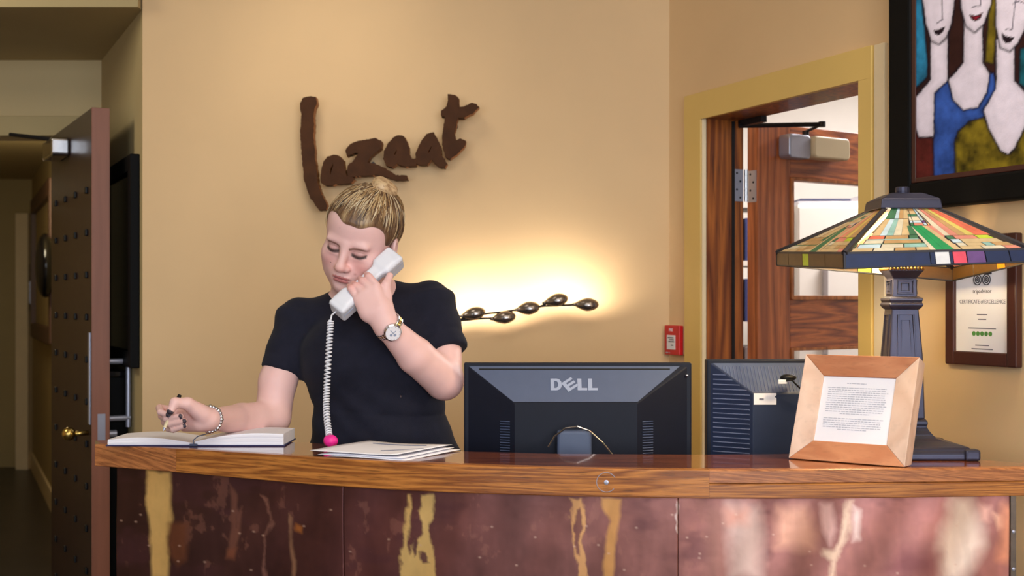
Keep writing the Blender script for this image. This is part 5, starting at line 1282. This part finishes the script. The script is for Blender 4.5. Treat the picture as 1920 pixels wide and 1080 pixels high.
for s in (-1,1):
    for k in range(10):
        t = s*(.62+k*.26); 
        for j, (o_, wd_, mt) in enumerate(((-.0055,.0046,'chrome'),(0,.0052,'gold'),(.0055,.0046,'chrome'))):
            c = wc+(fwd*math.cos(t)+sdv*math.sin(t))*(rw-.0005)+wax*o_; LFm = Frame(c, (sdv*math.cos(t)-fwd*math.sin(t)), wax, (fwd*math.cos(t)+sdv*math.sin(t)))
            m = MB(); m.box((0,0,0),(.0072,wd_,.003),LFm); m.build('link', M[mt], wt, bevel=.0008)
# beaded bracelet on the writing wrist
bx = Vector(WR-MR).normalized(); bcn = Vector(WR)+bx*(-.004); e1 = Vector((0,0,1)); e1 = (e1-bx*e1.dot(bx)).normalized(); e2 = bx.cross(e1)
br_ = thing('bracelet', 'silver beaded bracelet', None, bcn); br_.parent = wroot; br_.location = bcn-Vector(wroot.location); ORG[br_.name] = Vector(bcn)
for k in range(24):
    t = 2*math.pi*k/24; r = .0262; p = bcn+(e1*math.cos(t)+e2*math.sin(t))*r; m = MB(); m.ell(tuple(p), (.0040,.0040,.0040) if k%3 else (.0050,.0050,.0050), 10, 7); m.build('bead', M['chrome'], br_, smooth=True)

# telephone handset with its coiled cord
hs = thing('telephone_handset', 'white telephone handset with coiled cord held at her ear', 'telephone', P(690,530,2.82))
Mp, Ep = A3(P(645,567,2.805)), A3(P(728,491,2.855)); a_ = (Ep-Mp)/np.linalg.norm(Ep-Mp)
oo = np.array([-.22,-1,.30]); oo -= a_*(oo@a_); oo /= np.linalg.norm(oo); cc = np.cross(oo, a_)
RH = np.stack([a_, cc, oo], 1); mid = (Mp+Ep)/2; Lh = np.linalg.norm(Ep-Mp)/2
hsp = [rbx(mid-oo*.000, (Lh+.010,.0160,.0110), .006, .01, 'u', RH), rbx(Ep-oo*.009, (.0265,.0240,.0225), .007, .012, 'u', RH), rbx(Mp-oo*.009, (.0255,.0230,.0220), .007, .012, 'u', RH), ell(mid-oo*.022, (.045,.04,.013), .006, 's', RH)]
TV, TQ = surface(hsp, .0018, 16); TV = relax(TV, TQ, 1, .4)
link('handset_body', quad_mesh('handset_body', TV, TQ, hs.location), M['white_plastic'], hs, hs.location, smooth=True)
m = MB()
for s in (-1,1): m.tube([Vector(mid+a_*(Lh+.038)*f+cc*(.0160+.0080*min(1,max(0,(abs(f)-.40)*5)))*s*1.0-oo*.003) for f in np.linspace(-.86,.86,24)], .0007, 5)
m.build('seam', M['logo_grey'], hs)
s0 = Vector(Mp)-Vector(a_)*.026-Vector(oo)*.006; path = [s0, s0+Vector(-a_)*.010, P(622,591,2.79), P(620,600,2.785)]
cpath = [P(620,600,2.785), P(617,650,2.775), P(613,720,2.765), P(612,770,2.75), P(617,822,2.71)]; cpath[-1].z = max(cpath[-1].z, CZ+.024)
def spline(pts, n):
    o = []
    for i in range(n):
        t = i/(n-1)*(len(pts)-1); k = min(int(t), len(pts)-2); f = t-k; p0, p1, p2, p3 = pts[max(k-1,0)], pts[k], pts[k+1], pts[min(k+2,len(pts)-1)]
        o.append(.5*((2*p1)+(p2-p0)*f+(2*p0-5*p1+4*p2-p3)*f*f+(3*p1-p0-3*p2+p3)*f**3))
    return o
axis = spline(cpath, 560); turns = 38; coil = []
for i, p in enumerate(axis):
    t = (axis[min(i+1,559)]-axis[max(i-1,0)]).normalized(); u = Vector((1,0,0)); u = (u-t*u.dot(t)).normalized(); v_ = t.cross(u); ph = 2*math.pi*turns*i/559; r = .0058*min(1, i/12)
    coil.append(p+u*r*math.cos(ph)+v_*r*math.sin(ph))
m = MB(); m.tube(spline(path,10)+coil, .0020, 6); m.build('coiled_cord', M['white_plastic'], hs, smooth=True)
